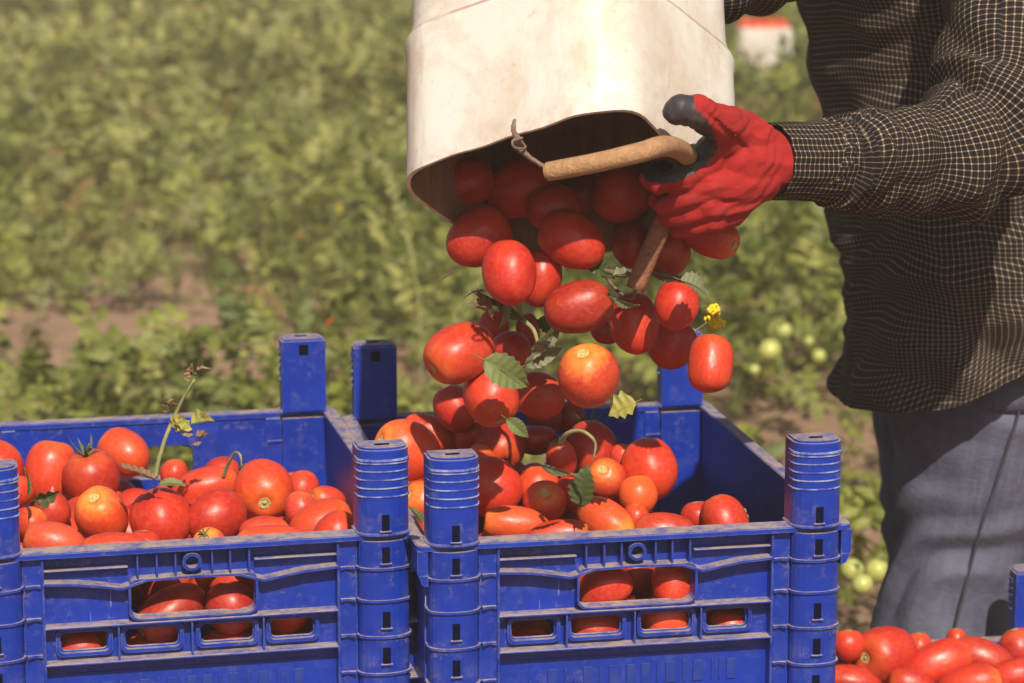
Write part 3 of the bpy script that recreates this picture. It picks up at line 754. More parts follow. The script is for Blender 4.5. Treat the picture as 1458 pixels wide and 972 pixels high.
T(682, 622, 56, 76, 90, 0, 'oval', RED, .1, 's', 'R', 'dark red tomato left of the one with the fresh calyx')
T(762, 626, 44, 66, 90, 0, 'oval', DRK, .1, 's', 'R', 'shaded dark tomato below the small green leaf')
T(684, 660, 60, 44, 90, 0, 'round', ORA, .5, 's', 'R', 'orange sliver above the big tomato by the left front post')
T(905, 738, 44, 40, 90, 0, 'round', BRI, .2, 's', 'R', 'small red tomato under the plain orange one')
T(815, 700, 56, 50, 90, 0, 'round', RED, .1, 's', 'R', 'red tomato in shade under the dark leaf')
T(862, 838, 82, 60, 200, -10, 'dented', RED, .3, 's', 'RW', 'glossy tomato in the left part of the right crate\'s handle opening')
T(958, 834, 72, 62, 90, -10, 'plum', BRI, .2, 's', 'RW', 'tomato in the right part of the right crate\'s handle opening')
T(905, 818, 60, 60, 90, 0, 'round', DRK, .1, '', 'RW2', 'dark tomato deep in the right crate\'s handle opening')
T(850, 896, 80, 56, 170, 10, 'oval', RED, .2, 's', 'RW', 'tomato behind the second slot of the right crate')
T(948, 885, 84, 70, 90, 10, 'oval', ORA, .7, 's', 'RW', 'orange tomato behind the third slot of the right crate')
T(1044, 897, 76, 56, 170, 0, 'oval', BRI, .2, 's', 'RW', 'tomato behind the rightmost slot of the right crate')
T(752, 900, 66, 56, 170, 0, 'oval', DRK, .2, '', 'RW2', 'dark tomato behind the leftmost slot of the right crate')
# -- pouring out of the bucket
T(682, 338, 100, 80, 35, -10, 'oval', RED, .1, '', 'F', 'tomato leaving the bucket mouth at its far left', 2.56)
T(814, 342, 104, 80, 150, -12, 'oval', RED, .2, '', 'F', 'egg shaped tomato in the middle of the bucket mouth', 2.57)
T(726, 388, 96, 78, 92, -20, 'dented', RED, .1, '', 'F', 'big falling tomato with a crease, just under the bucket mouth', 2.50)
T(768, 396, 84, 62, 80, 0, 'oval', RED, .1, '', 'F', 'falling tomato half hidden behind the creased one', 2.56)
T(824, 437, 100, 74, 12, -5, 'plum', DRK, .1, '', 'F', 'long dark falling tomato under the middle of the bucket', 2.50)
T(903, 460, 92, 70, 95, -15, 'oval', RED, .1, 's', 'F', 'upright falling tomato with a curled leaf lying on it', 2.48)
T(963, 434, 72, 64, 80, -10, 'round', RED, .1, 's', 'F', 'falling tomato beneath the greyish leaf at the right', 2.50)
T(957, 490, 74, 72, 70, -10, 'oval', RED, .1, 's', 'F', 'falling tomato between the leaf covered one and the boxy one', 2.55)
T(1012, 517, 84, 63, 85, -15, 'boxy', BRI, .2, '', 'F', 'boxy falling tomato, farthest right of all in the air', 2.48)
T(655, 502, 106, 82, 212, 22, 'plum', BRI, .2, 's', 'F', 'plum tomato with pale scar at its left end, leftmost in the air', 2.42)
T(728, 499, 60, 56, 120, -20, 'round', RED, .1, 's', 'F', 'small round falling tomato above the pale green leaf', 2.54)
T(699, 563, 90, 80, 290, 20, 'oval', BRI, .2, 's', 'F', 'falling tomato under the pale green leaf, scar at its bottom', 2.42)
T(767, 563, 76, 66, 150, -20, 'lobed', BRI, .4, 's', 'F', 'falling tomato just right of the leaf\'s tip', 2.56)
T(837, 534, 94, 88, 105, 40, 'lobed', BRI, .9, 's', 'F', 'large round falling tomato with orange shoulder and yellow scar on top', 2.34)
T(648, 582, 72, 56, 120, -10, 'oval', RED, .1, 's', 'F', 'red tomato touching down left of the one under the leaf', 2.60)
T(703, 466, 52, 46, 90, 0, 'round', RED, .1, '', 'F', 'small red falling tomato behind the curled brown leaves', 2.60)
T(752, 470, 52, 34, 100, 0, 'oval', DRK, .1, '', 'F', 'narrow dark falling tomato beside the grey green leaves', 2.60)
T(1012, 335, 92, 62, 335, 30, 'oval', RED, .3, 's', 'F', 'tomato squeezed out below the red glove, scar to the right', 2.56)
T(948, 360, 74, 68, 70, 0, 'oval', DRK, .1, '', 'F', 'dark tomato right of the lower hose end', 2.58)
T(903, 350, 66, 66, 70, 0, 'round', DRK, .1, '', 'F', 'dark tomato left of the lower hose end', 2.60)
T(864, 470, 40, 46, 90, 0, 'round', DRK, .1, '', 'F', 'shaded tomato peeping between the long dark one and the upright one', 2.58)
T(742, 268, 104, 84, 20, 0, 'oval', RED, .1, '', 'F', 'tomato still deep in the bucket, middle', 2.62)
T(700, 300, 80, 70, 60, 0, 'round', DRK, .1, '', 'F', 'dark tomato in the bucket between the two at its mouth', 2.63)
T(788, 296, 80, 66, 10, 0, 'oval', DRK, .1, '', 'F', 'dark tomato just inside the bucket, under the hose end', 2.61)
T(886, 278, 88, 84, 20, 0, 'round', RED, .1, '', 'F', 'tomato still deep in the bucket beside the fingers', 2.62)
T(662, 262, 92, 72, 20, 0, 'oval', RED, .1, '', 'F', 'tomato still deep in the bucket, left', 2.62)
T(830, 280, 74, 66, 20, 0, 'oval', DRK, .1, '', 'F', 'dark tomato deep in the bucket behind the egg shaped one', 2.68)
T(775, 592, 58, 50, 90, 0, 'round', DRK, .1, 's', 'F', 'shaded tomato under the one right of the leaf\'s tip', 2.66)
T(812, 596, 54, 44, 90, 0, 'round', DRK, .1, 'c1', 'F', 'shaded tomato under the large round falling one', 2.68)
# -- third crate
T(1261, 931, 92, 82, 185, 38, 'plum', RED, .2, 's', 'T', 'large tomato with pale scar on its left, in front of the jeans')
T(1336, 944, 100, 62, 20, -10, 'plum', BRI, .2, 's', 'T', 'long tomato in the middle of the lower right crate')
T(1397, 936, 96, 54, 165, -10, 'oval', RED, .3, 's', 'T', 'oval tomato right of the long one, lower right crate')
T(1450, 925, 66, 56, 100, 0, 'round', RED, .2, 's', 'T', 'round tomato under the blue post at the right photo edge')
T(1208, 918, 46, 48, 90, 0, 'round', BRI, .2, 's', 'T', 'small tomato beside the right crate, uppermost of the three there')
T(1206, 944, 50, 40, 90, 0, 'round', BRI, .2, 's', 'T', 'small tomato beside the right crate, middle of the three there')
T(1214, 970, 84, 48, 170, 0, 'oval', RED, .2, 's', 'T', 'tomato at the bottom edge of the photo right beside the right crate')
T(1297, 975, 70, 52, 170, 0, 'oval', RED, .2, 's', 'T', 'tomato at the bottom edge of the photo under the large one with the scar')
T(1382, 976, 96, 60, 10, 10, 'oval', BRI, .5, 's', 'T', 'tomato with light specks at the bottom edge of the photo')
T(1444, 962, 76, 50, 10, 0, 'oval', RED, .2, 's', 'T', 'tomato in the bottom right corner of the photo')
T(1308, 922, 46, 40, 90, 0, 'round', BRI, .2, 's', 'T', 'small tomato between the two large ones, against the back wall of the lower crate')
T(1362, 922, 60, 36, 90, 0, 'round', RED, .2, 's', 'T', 'tomato behind the long one, against the back wall of the lower crate')

POSE = dict(L=(LC, Y2, RIM), R=(RC, Y1, RIM), T=(TC, Y3, 2*CH))
def loc_of(p, k):
    (cx, cy), yaw, _ = POSE[k]; dx, dy = p.x-cx, p.y-cy; c, s = math.cos(yaw), math.sin(yaw); return dx*c+dy*s, -dx*s+dy*c
def wall_point(px, py, k, inset):              # the ray's point on a plane parallel to the end wall, inset metres inside it
    (cx, cy), yaw, _ = POSE[k]; nrm = Vector((-math.sin(yaw), math.cos(yaw), 0)); q = Vector((cx, cy, 0))+nrm*(-YW+inset)
    d = ray(px, py); return CAM+d*((q-CAM).dot(nrm)/d.dot(nrm))
for t in TOMS:
    w = t['w']; k = w[0] if w[0] in 'LRT' else None; px, py = t['c']; rpx = (t['L']+t['W'])/4
    if w == 'F': p = at_y(px, py, t['d']+(.11 if py > 445 else (.03 if py > 420 else 0)))
    elif w.endswith('W'): p = wall_point(px, py, k, .002+rpx/1560*.80)
    elif w.endswith('W2'): p = wall_point(px, py, k, .05+rpx/1560)
    elif t['d']: p = at_y(px, py, t['d'])
    else: p = at_z(px, py, POSE[k][2]-.022+(.05*max(0, min(1, (745-py)/110)) if k == 'R' and px < 940 else 0))
    t['p'] = p
def radius(t): return (.35*t['L']+.65*t['W'])/2*depth_of(t['p'])/F
for it in range(60):                           # ease overlapping fruit apart along the line of sight
    for t in TOMS: t['r'] = radius(t)
    for i, a in enumerate(TOMS):
        for b in TOMS[i+1:]:
            dv = a['p']-b['p']; gap = .90*(a['r']+b['r'])-dv.length
            if gap > 0:
                ua = (a['p']-CAM).normalized(); ub = (b['p']-CAM).normalized(); s = 1 if depth_of(a['p']) > depth_of(b['p']) else -1
                st = min(gap*.5, .006)
                if not a['w'].endswith('W'): a['p'] = a['p']+ua*st*s
                if not b['w'].endswith('W'): b['p'] = b['p']-ub*st*s
    for t in TOMS:
        if t['w'] in ('L', 'R', 'T'):
            x, y = loc_of(t['p'], t['w']); u = (t['p']-CAM).normalized(); lim0, lim1 = -YW+.003+t['r']*.93, YW-.003-t['r']*.93
            if y < lim0: t['p'] = t['p']+u*(lim0-y)
            if y > lim1: t['p'] = t['p']-u*(y-lim1)
def put_tomato(p, t, label, group=None):
    o = bpy.data.objects.new('tomato', TMV[(t['k'], random.randrange(4))]); C.objects.link(o)
    a, ti = math.radians(t['a']), math.radians(t['t'])
    ax = (RT*math.cos(a)+UP*math.sin(a))*math.cos(ti)-FW*math.sin(ti)
    q = ax.to_track_quat('Z', 'Y') @ Quaternion((0, 0, 1), random.random()*6.28)
    s = depth_of(p)/F/2
    o.location = p; o.rotation_mode = 'QUATERNION'; o.rotation_quaternion = q; o.scale = (t['W']*s, t['W']*s, t['L']*s)
    c = t['col']; j = random.uniform(.88, 1.12); o.color = (min(1, c[0]*j), c[1]*random.uniform(.75, 1.3), c[2], t['sh'])
    tag(o, label, 'tomato', group)
    if t['ex'] == 's': ch = bpy.data.objects.new('stem_scar', SCAR); C.objects.link(ch); ch.parent = o
    elif t['ex'].startswith('c'): ch = bpy.data.objects.new('calyx', CALS[int(t['ex'][1])]); C.objects.link(ch); ch.parent = o
    return o
GRP = dict(L='tomatoes on top in the left crate', R='tomatoes on top in the right crate', F='tomatoes pouring from the bucket', T='tomatoes in the lower right crate')
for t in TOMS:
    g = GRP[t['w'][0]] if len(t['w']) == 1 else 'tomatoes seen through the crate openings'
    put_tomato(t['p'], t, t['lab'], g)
# fruit lying under the top layer
rf = random.Random(11); vis = [(t['p'], t['r']) for t in TOMS]
lab_f = dict(L='red tomato beneath the top layer in the left crate', R='red tomato beneath the top layer in the right crate', T='red tomato beneath the top layer in the lower right crate')
for k in 'LRT':
    (cx, cy), yaw, rim = POSE[k]
    for layer, dz in ((0, -.060), (1, -.105)):
        for iy in range(9):
            for ix in range(6):
                lx = -XO+.034+ix*.0645+(.02 if iy % 2 else 0); ly = -YW+.034+iy*.0535
                if lx > XO-.03: continue
                if layer == 1 and iy > 1: continue
                z = rim+dz+rf.uniform(-.006, .006)-(.028 if iy > 5 else 0)
                if k == 'R' and lx > .05 and ly > -.13: z -= .11
                if k == 'R' and lx < .04 and ly > -.12 and layer == 0: z += .022
                p = Vector((cx+lx*math.cos(yaw)-ly*math.sin(yaw), cy+lx*math.sin(yaw)+ly*math.cos(yaw), z)); r = .027
                if any((p-q).length < .80*(r+rq) for q, rq in vis):
                    p.z -= .022
                    if any((p-q).length < .74*(r+rq) for q, rq in vis): continue
                vis.append((p, r)); s = F/depth_of(p)*2
                t = dict(L=s*r*1.12, W=s*r*.98, a=rf.uniform(0, 360), t=rf.uniform(-60, 20), k=rf.choice(('round', 'oval', 'plum', 'lobed')), col=rf.choice((RED, BRI, RED, ORR)), sh=rf.uniform(0, .5), ex='')
                put_tomato(p, t, lab_f[k], 'buried tomatoes, '+k.replace('L', 'left crate').replace('R', 'right crate').replace('T', 'lower right crate'))

# ------------------------------------------------------------------ leaves, twigs and vines among the fruit
def leaf_mesh(serr=.13, fold=.40, droop=.38, wid=.55, seed=0, lobes=7):
    r = random.Random(seed); bm = bmesh.new(); n = 26; rows = []
    ks = (-1, -.72, -.4, -.15, 0, .15, .4, .72, 1)
    for i in range(n+1):
        t = i/n; w = wid/2*math.sin(PI*min(1, t**.72))**.85*(1-.15*t)
        sw = [1+serr*(abs(((t*lobes+s*.2) % 1)*2-1)-.4)*2 for s in (0, 1)]
        row = []
        for k in ks:
            ww = w*(sw[0] if k < 0 else sw[1]); y = k*ww
            z = fold*abs(k)**.8*w-droop*t*t+.018*math.sin(t*lobes*6.28-abs(k)*3)*abs(k)+.03*math.sin(t*5+k*2+seed)
            row.append(bm.verts.new((t+.06*abs(k)*math.sin(t*PI), y, z)))
        rows.append(row)
    for a, b in zip(rows, rows[1:]):
        for k in range(len(ks)-1): bm.faces.new((a[k], a[k+1], b[k+1], b[k]))
    bmesh.ops.remove_doubles(bm, verts=bm.verts, dist=1e-4)
    return bm
def put_leaf(px0, py0, px1, py1, Y, mat, label, roll=0, tip=0., name='leaf', parent=None, **kw):
    """leaf from its stalk end (px0,py0) to its tip (px1,py1); roll turns it about its axis; tip moves the tip in depth"""
    a = at_y(px0, py0, Y); b = at_y(px1, py1, Y+tip); ax = (b-a); L = ax.length; ax.normalize()
    nrm = (-FW).lerp(UP, .35); nrm = (nrm-ax*nrm.dot(ax)).normalized(); nrm.rotate(Quaternion(ax, math.radians(roll)))
    bt = nrm.cross(ax)
    bm = leaf_mesh(**kw)
    tube_bm([(-.22, 0, .02), (0, 0, -.005), (.5, 0, -.02-.06*kw.get('droop', .25)), (.93, 0, -.012-.86*kw.get('droop', .25))], [.013, .015, .010, .004], 5, 3, bm=bm)
    me = from_bm(bm, 'leaf'); o = link(name, me, mat, smooth=True)
    o.matrix_world = Matrix.Translation(a) @ Matrix((ax, bt, nrm)).transposed().to_4x4() @ Matrix.Scale(L, 4)
    if label: tag(o, label, 'leaf', 'loose leaves among the tomatoes')
    return o
put_leaf(688, 512, 757, 549, 2.455, M_LEAF, 'pale green leaf with a short stalk lying on a falling tomato', roll=20, seed=1, wid=.62, serr=.12)
put_leaf(905, 572, 865, 590, 2.47, M_LEAF_Y, 'pale yellowish green lobed leaf falling by itself under the large tomato', roll=10, seed=2, wid=.95, serr=.25, lobes=4, droop=.1)
put_leaf(826, 722, 834, 662, 2.50, M_LEAF_D, 'dark green serrated leaf standing upright among the tomatoes', roll=-15, seed=3, wid=.62, serr=.16, fold=.3, droop=.1)
put_leaf(968, 398, 1014, 412, 2.47, M_LEAF_G, 'grey green leaf hanging off a falling tomato at the right', roll=-25, seed=4, wid=.8, serr=.15)
put_leaf(721, 596, 756, 622, 2.47, M_LEAF, 'small plain green leaf beneath the falling tomato with the pale leaf', roll=15, seed=5, wid=.5, serr=.02)
put_leaf(747, 520, 800, 497, 2.50, M_LEAF_G, 'folded grey green leaf left of the large round falling tomato', roll=30, seed=6, wid=.42, serr=.1, fold=.6)
put_leaf(762, 492, 800, 478, 2.52, M_LEAF_G, 'crumpled leaf above the folded grey green one', roll=60, seed=7, wid=.6, serr=.2, fold=.5, droop=.4)
put_leaf(874, 425, 908, 443, 2.42, M_LEAF_G, 'thin curled leaf sliver on the upright falling tomato', roll=70, seed=8, wid=.35, serr=.05, fold=.5)
put_leaf(1062, 748, 1032, 700, 2.60, M_LEAF_Y, 'yellow green leaf against the right side wall of the right crate', roll=40, seed=9, wid=.5)
put_leaf(700, 440, 672, 424, 2.52, M_LEAF_B, 'brown dry leaf clump under the creased falling tomato', roll=20, seed=10, wid=.8, serr=.3, lobes=4, fold=.5)
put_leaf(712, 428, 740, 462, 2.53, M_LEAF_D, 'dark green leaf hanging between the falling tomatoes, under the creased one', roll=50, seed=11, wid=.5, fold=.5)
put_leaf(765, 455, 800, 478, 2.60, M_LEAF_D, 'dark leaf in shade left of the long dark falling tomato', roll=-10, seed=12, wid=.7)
put_leaf(770, 660, 812, 684, 2.46, M_LEAF_G, 'narrow green leaf under the small lobed tomato', roll=60, seed=13, wid=.3, fold=.4)
put_leaf(226, 690, 262, 682, 2.58, M_LEAF, 'small light green leaf at the foot of the dried twig', roll=-20, seed=14, wid=.5, serr=.05)
put_leaf(50, 712, 84, 706, 2.50, M_LEAF_D, 'dark green withered leaf by the pointed tomato, left crate', roll=60, seed=15, wid=.7, serr=.3, fold=.5, lobes=3)
put_leaf(40, 705, 44, 668, 2.53, M_LEAF_D, 'thin upright green sprig beside the left post', roll=60, seed=16, wid=.2)
put_leaf(222, 682, 170, 668, 2.55, M_LEAF_B, 'shrivelled brown leaf between the tomatoes left of the twig', roll=35, seed=17, wid=.38, serr=.3, fold=.7, lobes=5, droop=-.15)
put_leaf(690, 414, 655, 416, 2.52, M_LEAF_B, 'thin dark brown shred sticking out left of the creased tomato', roll=70, seed=18, wid=.22, serr=.3, fold=.5)
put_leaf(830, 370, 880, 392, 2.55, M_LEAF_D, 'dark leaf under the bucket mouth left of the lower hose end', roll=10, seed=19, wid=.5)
put_leaf(930, 385, 965, 398, 2.57, M_LEAF_G, 'small crumpled leaf right of the lower hose end', roll=50, seed=20, wid=.5, serr=.2)
put_leaf(700, 452, 686, 430, 2.50, M_LEAF_B, 'curled brown sepal like leaf above the leftmost falling tomato', roll=75, seed=31, wid=.6, serr=.3, fold=1.1, lobes=3, droop=.5)
put_leaf(716, 430, 724, 468, 2.51, M_LEAF_G, 'limp grey leaf hanging under the knotted brown stalk', roll=-40, seed=32, wid=.45, serr=.2, fold=.9, droop=.5)
put_leaf(784, 486, 770, 516, 2.50, M_LEAF_B, 'small shrivelled leaf between the crumpled and the folded leaf', roll=40, seed=33, wid=.7, serr=.35, fold=1., lobes=3, droop=-.4)
put_leaf(872, 392, 900, 384, 2.50, M_LEAF_G, 'pale torn leaf scrap beside the end of the lower hose', roll=-20, seed=34, wid=.6, serr=.35, fold=.6, lobes=3)
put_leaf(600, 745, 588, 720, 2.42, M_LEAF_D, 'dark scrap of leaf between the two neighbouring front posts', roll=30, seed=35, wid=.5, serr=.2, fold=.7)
# twig with dried leaves in the left crate
tw = empty('twig', at_y(225, 672, 2.56)); tag(tw, 'dry brown twig with shrivelled leaves standing up in the left crate', 'twig')
def child_world(name, bm, mat, parent, smooth=True):
    bmesh.ops.translate(bm, verts=bm.verts, vec=-parent.location); return link(name, from_bm(bm), mat, parent, smooth)
P = lambda x, y, Y: at_y(x, y, Y)
child_world('stem', tube_bm([P(221, 680, 2.56), P(226, 655, 2.56), P(236, 622, 2.565), P(250, 590, 2.57), P(262, 565, 2.565), P(277, 540, 2.56)], [.0026, .0022, .0020, .0021, .0016, .0011], 8, 6, .12), M_STEM, tw)
def shrivel(name, x, y, s, Y, mat, seed, n=5):
    bm = bmesh.new(); r = random.Random(seed)
    for _ in range(n):
        b2 = leaf_mesh(serr=.35, fold=r.uniform(.4, 1.2), droop=r.uniform(-.4, .8), wid=r.uniform(.4, .8), seed=r.randrange(99), lobes=3)
        M = Matrix.Translation(P(x+r.uniform(-.35, .35)*s, y+r.uniform(-.3, .3)*s, Y)) @ Matrix.Rotation(r.uniform(0, 6.3), 4, 'Y') @ Matrix.Rotation(r.uniform(-1, 1), 4, 'X') @ Matrix.Scale(s/1560*r.uniform(.5, 1), 4)
        b2.transform(M); m2 = from_bm(b2); bm.from_mesh(m2); bpy.data.meshes.remove(m2)
    return child_world(name, bm, mat, tw)
shrivel('dried_leaf', 278, 536, 20, 2.56, M_LEAF_B, 1)
shrivel('dried_leaf', 242, 578, 16, 2.57, M_LEAF_B, 2)
shrivel('yellow_leaf', 264, 612, 42, 2.56, M_LEAF_Y, 3, 3)
shrivel('dried_leaf', 282, 624, 20, 2.56, M_LEAF_B, 4)
def loose_tube(name, pts, rad, mat, label, cat, sub=6, rough=.05):
    base = pts[0]; o = empty(name, base) if False else None
    bm = tube_bm(pts, rad, 8, sub, rough); bmesh.ops.translate(bm, verts=bm.verts, vec=-Vector(base))
    o = link(name, from_bm(bm), mat, smooth=True); o.location = base; return tag(o, label, cat)
loose_tube('vine_stalk', [P(318, 680, 2.5), P(325, 660, 2.49), P(334, 645, 2.48), P(342, 648, 2.47), P(344, 664, 2.47)], [.0018, .0016, .0014, .0012, .0008], M_STEM, 'curly green vine stalk arching over the back of the left crate', 'stalk')
loose_tube('vine_stalk', [P(797, 632, 2.48), P(808, 617, 2.46), P(826, 613, 2.45), P(842, 622, 2.44), P(848, 634, 2.44), P(845, 652, 2.44)], [.0026, .0022, .0018, .0016, .0012, .0008], M_STEM, 'thin green stalk looping over a tomato in the right crate', 'stalk')
loose_tube('vine_stalk', [P(624, 400, 2.55), P(636, 392, 2.55), P(650, 378, 2.55)], [.0006, .0010, .0006], M_TWIG, 'thin hair like stalk in the air left of the falling tomatoes', 'stalk')
loose_tube('vine_stalk', [P(672, 412, 2.53), P(690, 424, 2.53), P(712, 432, 2.53), P(742, 428, 2.54)], [.0016, .003, .0034, .002], M_TWIG, 'knotted brown stalk under the creased falling tomato', 'stalk')
loose_tube('vine_stalk', [P(860, 384, 2.54), P(885, 390, 2.54), P(920, 386, 2.54), P(950, 392, 2.54), P(985, 400, 2.53)], [.002, .0035, .003, .003, .0015], M_TWIG, 'dark stalk running behind the lower hose end', 'stalk')
loose_tube('vine_stalk', [P(738, 430, 2.55), P(742, 452, 2.55), P(760, 470, 2.54), P(768, 500, 2.52)], [.003, .0026, .002, .0016], M_STEM, 'bent green stalk between the two groups of falling tomatoes', 'stalk')
# yellow flower sprig
fs = empty('flower_sprig', P(990, 470, 2.75)); tag(fs, 'little sprig of yellow flowers right of the falling tomatoes', 'flowers')
child_world('stalk', tube_bm([P(985, 474, 2.75), P(1003, 462, 2.75), P(1018, 452, 2.75), P(1020, 434, 2.75)], [.0012, .001, .001, .0006], 6, 5), M_STEM, fs)
rf2 = random.Random(4); pet = None
for k in range(11):
    bm = bmesh.new()
    for q in range(5):
        a = q*2*PI/5; b2 = bmesh.ops.create_uvsphere(bm, u_segments=6, v_segments=4, radius=.0030)
        bmesh.ops.transform(bm, matrix=Matrix.Translation((.003*math.cos(a), .003*math.sin(a), 0)) @ Matrix.Diagonal((1, 1, .35, 1)), verts=b2['verts'])
    o = link('flower', from_bm(bm), M_PETAL, fs, True)
    o.location = P(1018+rf2.uniform(-10, 10), 452+rf2.uniform(-16, 14), 2.75+rf2.uniform(-.008, .008))-fs.location
    o.rotation_euler = (rf2.uniform(.3, 2), rf2.uniform(-.8, .8), 0)

# ------------------------------------------------------------------ bucket: a square canister with its top cut off
BT = math.radians(35)
bc = P(816, 276, 2.525)
AX = Vector((-.01, math.sin(BT), math.cos(BT))).normalized()      # from the mouth to the bottom
E1 = Vector((1, 0, 0)); E1 = (E1-AX*E1.dot(AX)).normalized(); E2 = AX.cross(E1)   # E2 leads away from the camera
bk = empty('bucket', bc); bk.rotation_mode = 'QUATERNION'; bk.rotation_quaternion = Matrix((E1, E2, AX)).transposed().to_quaternion()
tag(bk, 'large dirty white plastic canister with its top cut off, tipped to pour tomatoes', 'bucket')
SQ, RC_, TH = .252, .052, .0028
def sq_section(half, rad, n=9):
    pts = rrect(-half, half, -half, half, rad, n); al = math.radians(-34.5)
    dense = []
    for i in range(len(pts)):
        a, b = pts[i], pts[(i+1) % len(pts)]; L = math.hypot(b[0]-a[0], b[1]-a[1]); k = 12 if L > .06 else 1
        for q in range(k): t = q/k; dense.append((a[0]*(1-t)+b[0]*t, a[1]*(1-t)+b[1]*t))
    return [(x*math.cos(al)-y*math.sin(al), x*math.sin(al)+y*math.cos(al)) for x, y in dense]
def lip_offset(x, y):                          # the uneven cut edge
    o = .0022*math.sin(x*27+y*21)+.0008*math.sin(x*81-y*55)
    a = math.atan2(y, x)
    o += .012*math.exp(-((a+1.2)/.25)**2)      # rises a little at the near corner
    return o
def can_bm(inset, close):
    prof = [(0, 0), (.012, 0), (.04, 0), (.08, 0), (.115, 0), (.132, 0), (.139, .0008), (.144, .0014), (.149, .0004), (.156, -.0025), (.165, -.004), (.22, -.004), (.29, -.004), (.345, -.004), (.360, -.010), (.367, -.024)]
    bm = bmesh.new(); rings = []
    for z, g in prof:
        sec = sq_section(SQ/2+g-inset, RC_); ring = []
        for x, y in sec:
            bulge = .004*math.sin(min(1, z/.36)*PI)*(1+math.sin(x*15))
            zz = z+(lip_offset(x, y)*max(0, 1-z/.05)); r = 1+bulge*1.2+.004*math.sin(math.atan2(y, x)*3+z*20)
            ring.append(bm.verts.new((x*r, y*r, zz)))
        rings.append(ring)
    n = len(rings[0])
    for a, b in zip(rings, rings[1:]):
        for k in range(n): bm.faces.new((a[k], a[(k+1) % n], b[(k+1) % n], b[k]))
    bm.faces.new(rings[-1]); return bm, rings
bm, ro = can_bm(0, True); co_out = [v.co.copy() for v in ro[0]]
bm2, ri = can_bm(TH, True); co_in = [v.co.copy() for v in ri[0]]
for x in (bm,): bmesh.ops.recalc_face_normals(x, faces=x.faces)
link('outer_wall', from_bm(bm), M_CAN, bk, True)
link('inner_wall', from_bm(bm2), M_CANIN, bk, True)
bm = bmesh.new(); a = [bm.verts.new(c) for c in co_out]; b = [bm.verts.new(c) for c in co_in]; n = len(a)
for k in range(n): bm.faces.new((a[k], a[(k+1) % n], b[(k+1) % n], b[k]))
link('cut_edge', from_bm(bm), M_CAN, bk)
bki = None
def bucket_child(name, bm, mat):               # world-space mesh made a part of the bucket
    M = (Matrix.Translation(bk.location) @ bk.rotation_quaternion.to_matrix().to_4x4()).inverted(); bm.transform(M); return link(name, from_bm(bm), mat, bk, True)
bucket_child('wire', tube_bm([P(733, 170, 2.335), P(731, 184, 2.33), P(738, 202, 2.33), P(735, 206, 2.34), P(741, 212, 2.335), P(757, 226, 2.335), P(784, 242, 2.335)], [.0016, .0024, .0034, .0036, .003, .0021, .0018], 8, 6, .25), M_WIRE)
bucket_child('wire_twist', tube_bm([P(744, 196, 2.325), P(730, 200, 2.32), P(733, 210, 2.32), P(748, 210, 2.33), P(741, 199, 2.33)], [.0011]*5, 6, 5, .1), M_WIRE)
bucket_child('handle_grip', tube_bm([P(782, 244, 2.335), P(784, 243.5, 2.335), P(850, 231, 2.325), P(910, 217, 2.325), P(942, 208, 2.35), P(966, 212, 2.41), P(984, 230, 2.49), P(984, 262, 2.53)], [.0062, .0084, .0085, .0088, .0091, .0092, .0092, .009], 20, 7, .012), M_HOSE)
bucket_child('handle_grip', tube_bm([P(958, 290, 2.50), P(944, 318, 2.50), P(925, 360, 2.495), P(904, 412, 2.49)], [.0095, .0095, .0092, .0090], 20, 7, .012), M_HOSE2)
bucket_child('wire', tube_bm([P(904, 410, 2.49), P(900, 425, 2.52), P(880, 415, 2.56), P(862, 392, 2.59), P(850, 370, 2.62)], [.0018]*5, 7, 6, .2), M_WIRE)

# ------------------------------------------------------------------ the person
person = empty('person', (.62, 3.18, 0)); tag(person, 'farm worker in dark checked shirt, grey jeans and red gloves tipping the bucket', 'person')
def PC(name, me, mat, smooth=True):
    me.transform(Matrix.Translation(-Vector(person.location))); return link(name, me, mat, person, smooth)
def nz(v, s, o=0.): return mnoise.noise(Vector((v[0]*s+o, v[1]*s-o*1.7, v[2]*s+o*.6)))
def grid_mesh(name, rings, uvs, mats, closed=True, solid=0):
    """rings: list of lists of Vectors (same length, last = first repeated for the seam)"""
    m, n = len(rings), len(rings[0]); V = [tuple(p) for r in rings for p in r]
    Fc = [(i*n+k, i*n+k+1, (i+1)*n+k+1, (i+1)*n+k) for i in range(m-1) for k in range(n-1)]
    me = bpy.data.meshes.new(name); me.from_pydata(V, [], Fc)
    uv = me.uv_layers.new(name='UVMap'); flat = [q for r in uvs for q in r]
    li = np.empty(len(me.loops), dtype=np.int32); me.loops.foreach_get('vertex_index', li)
    uv.data.foreach_set('uv', np.array(flat, dtype=np.float32)[li].ravel())
    return me
def ridge(x): return 1-abs(((x % 1)+1) % 1*2-1)
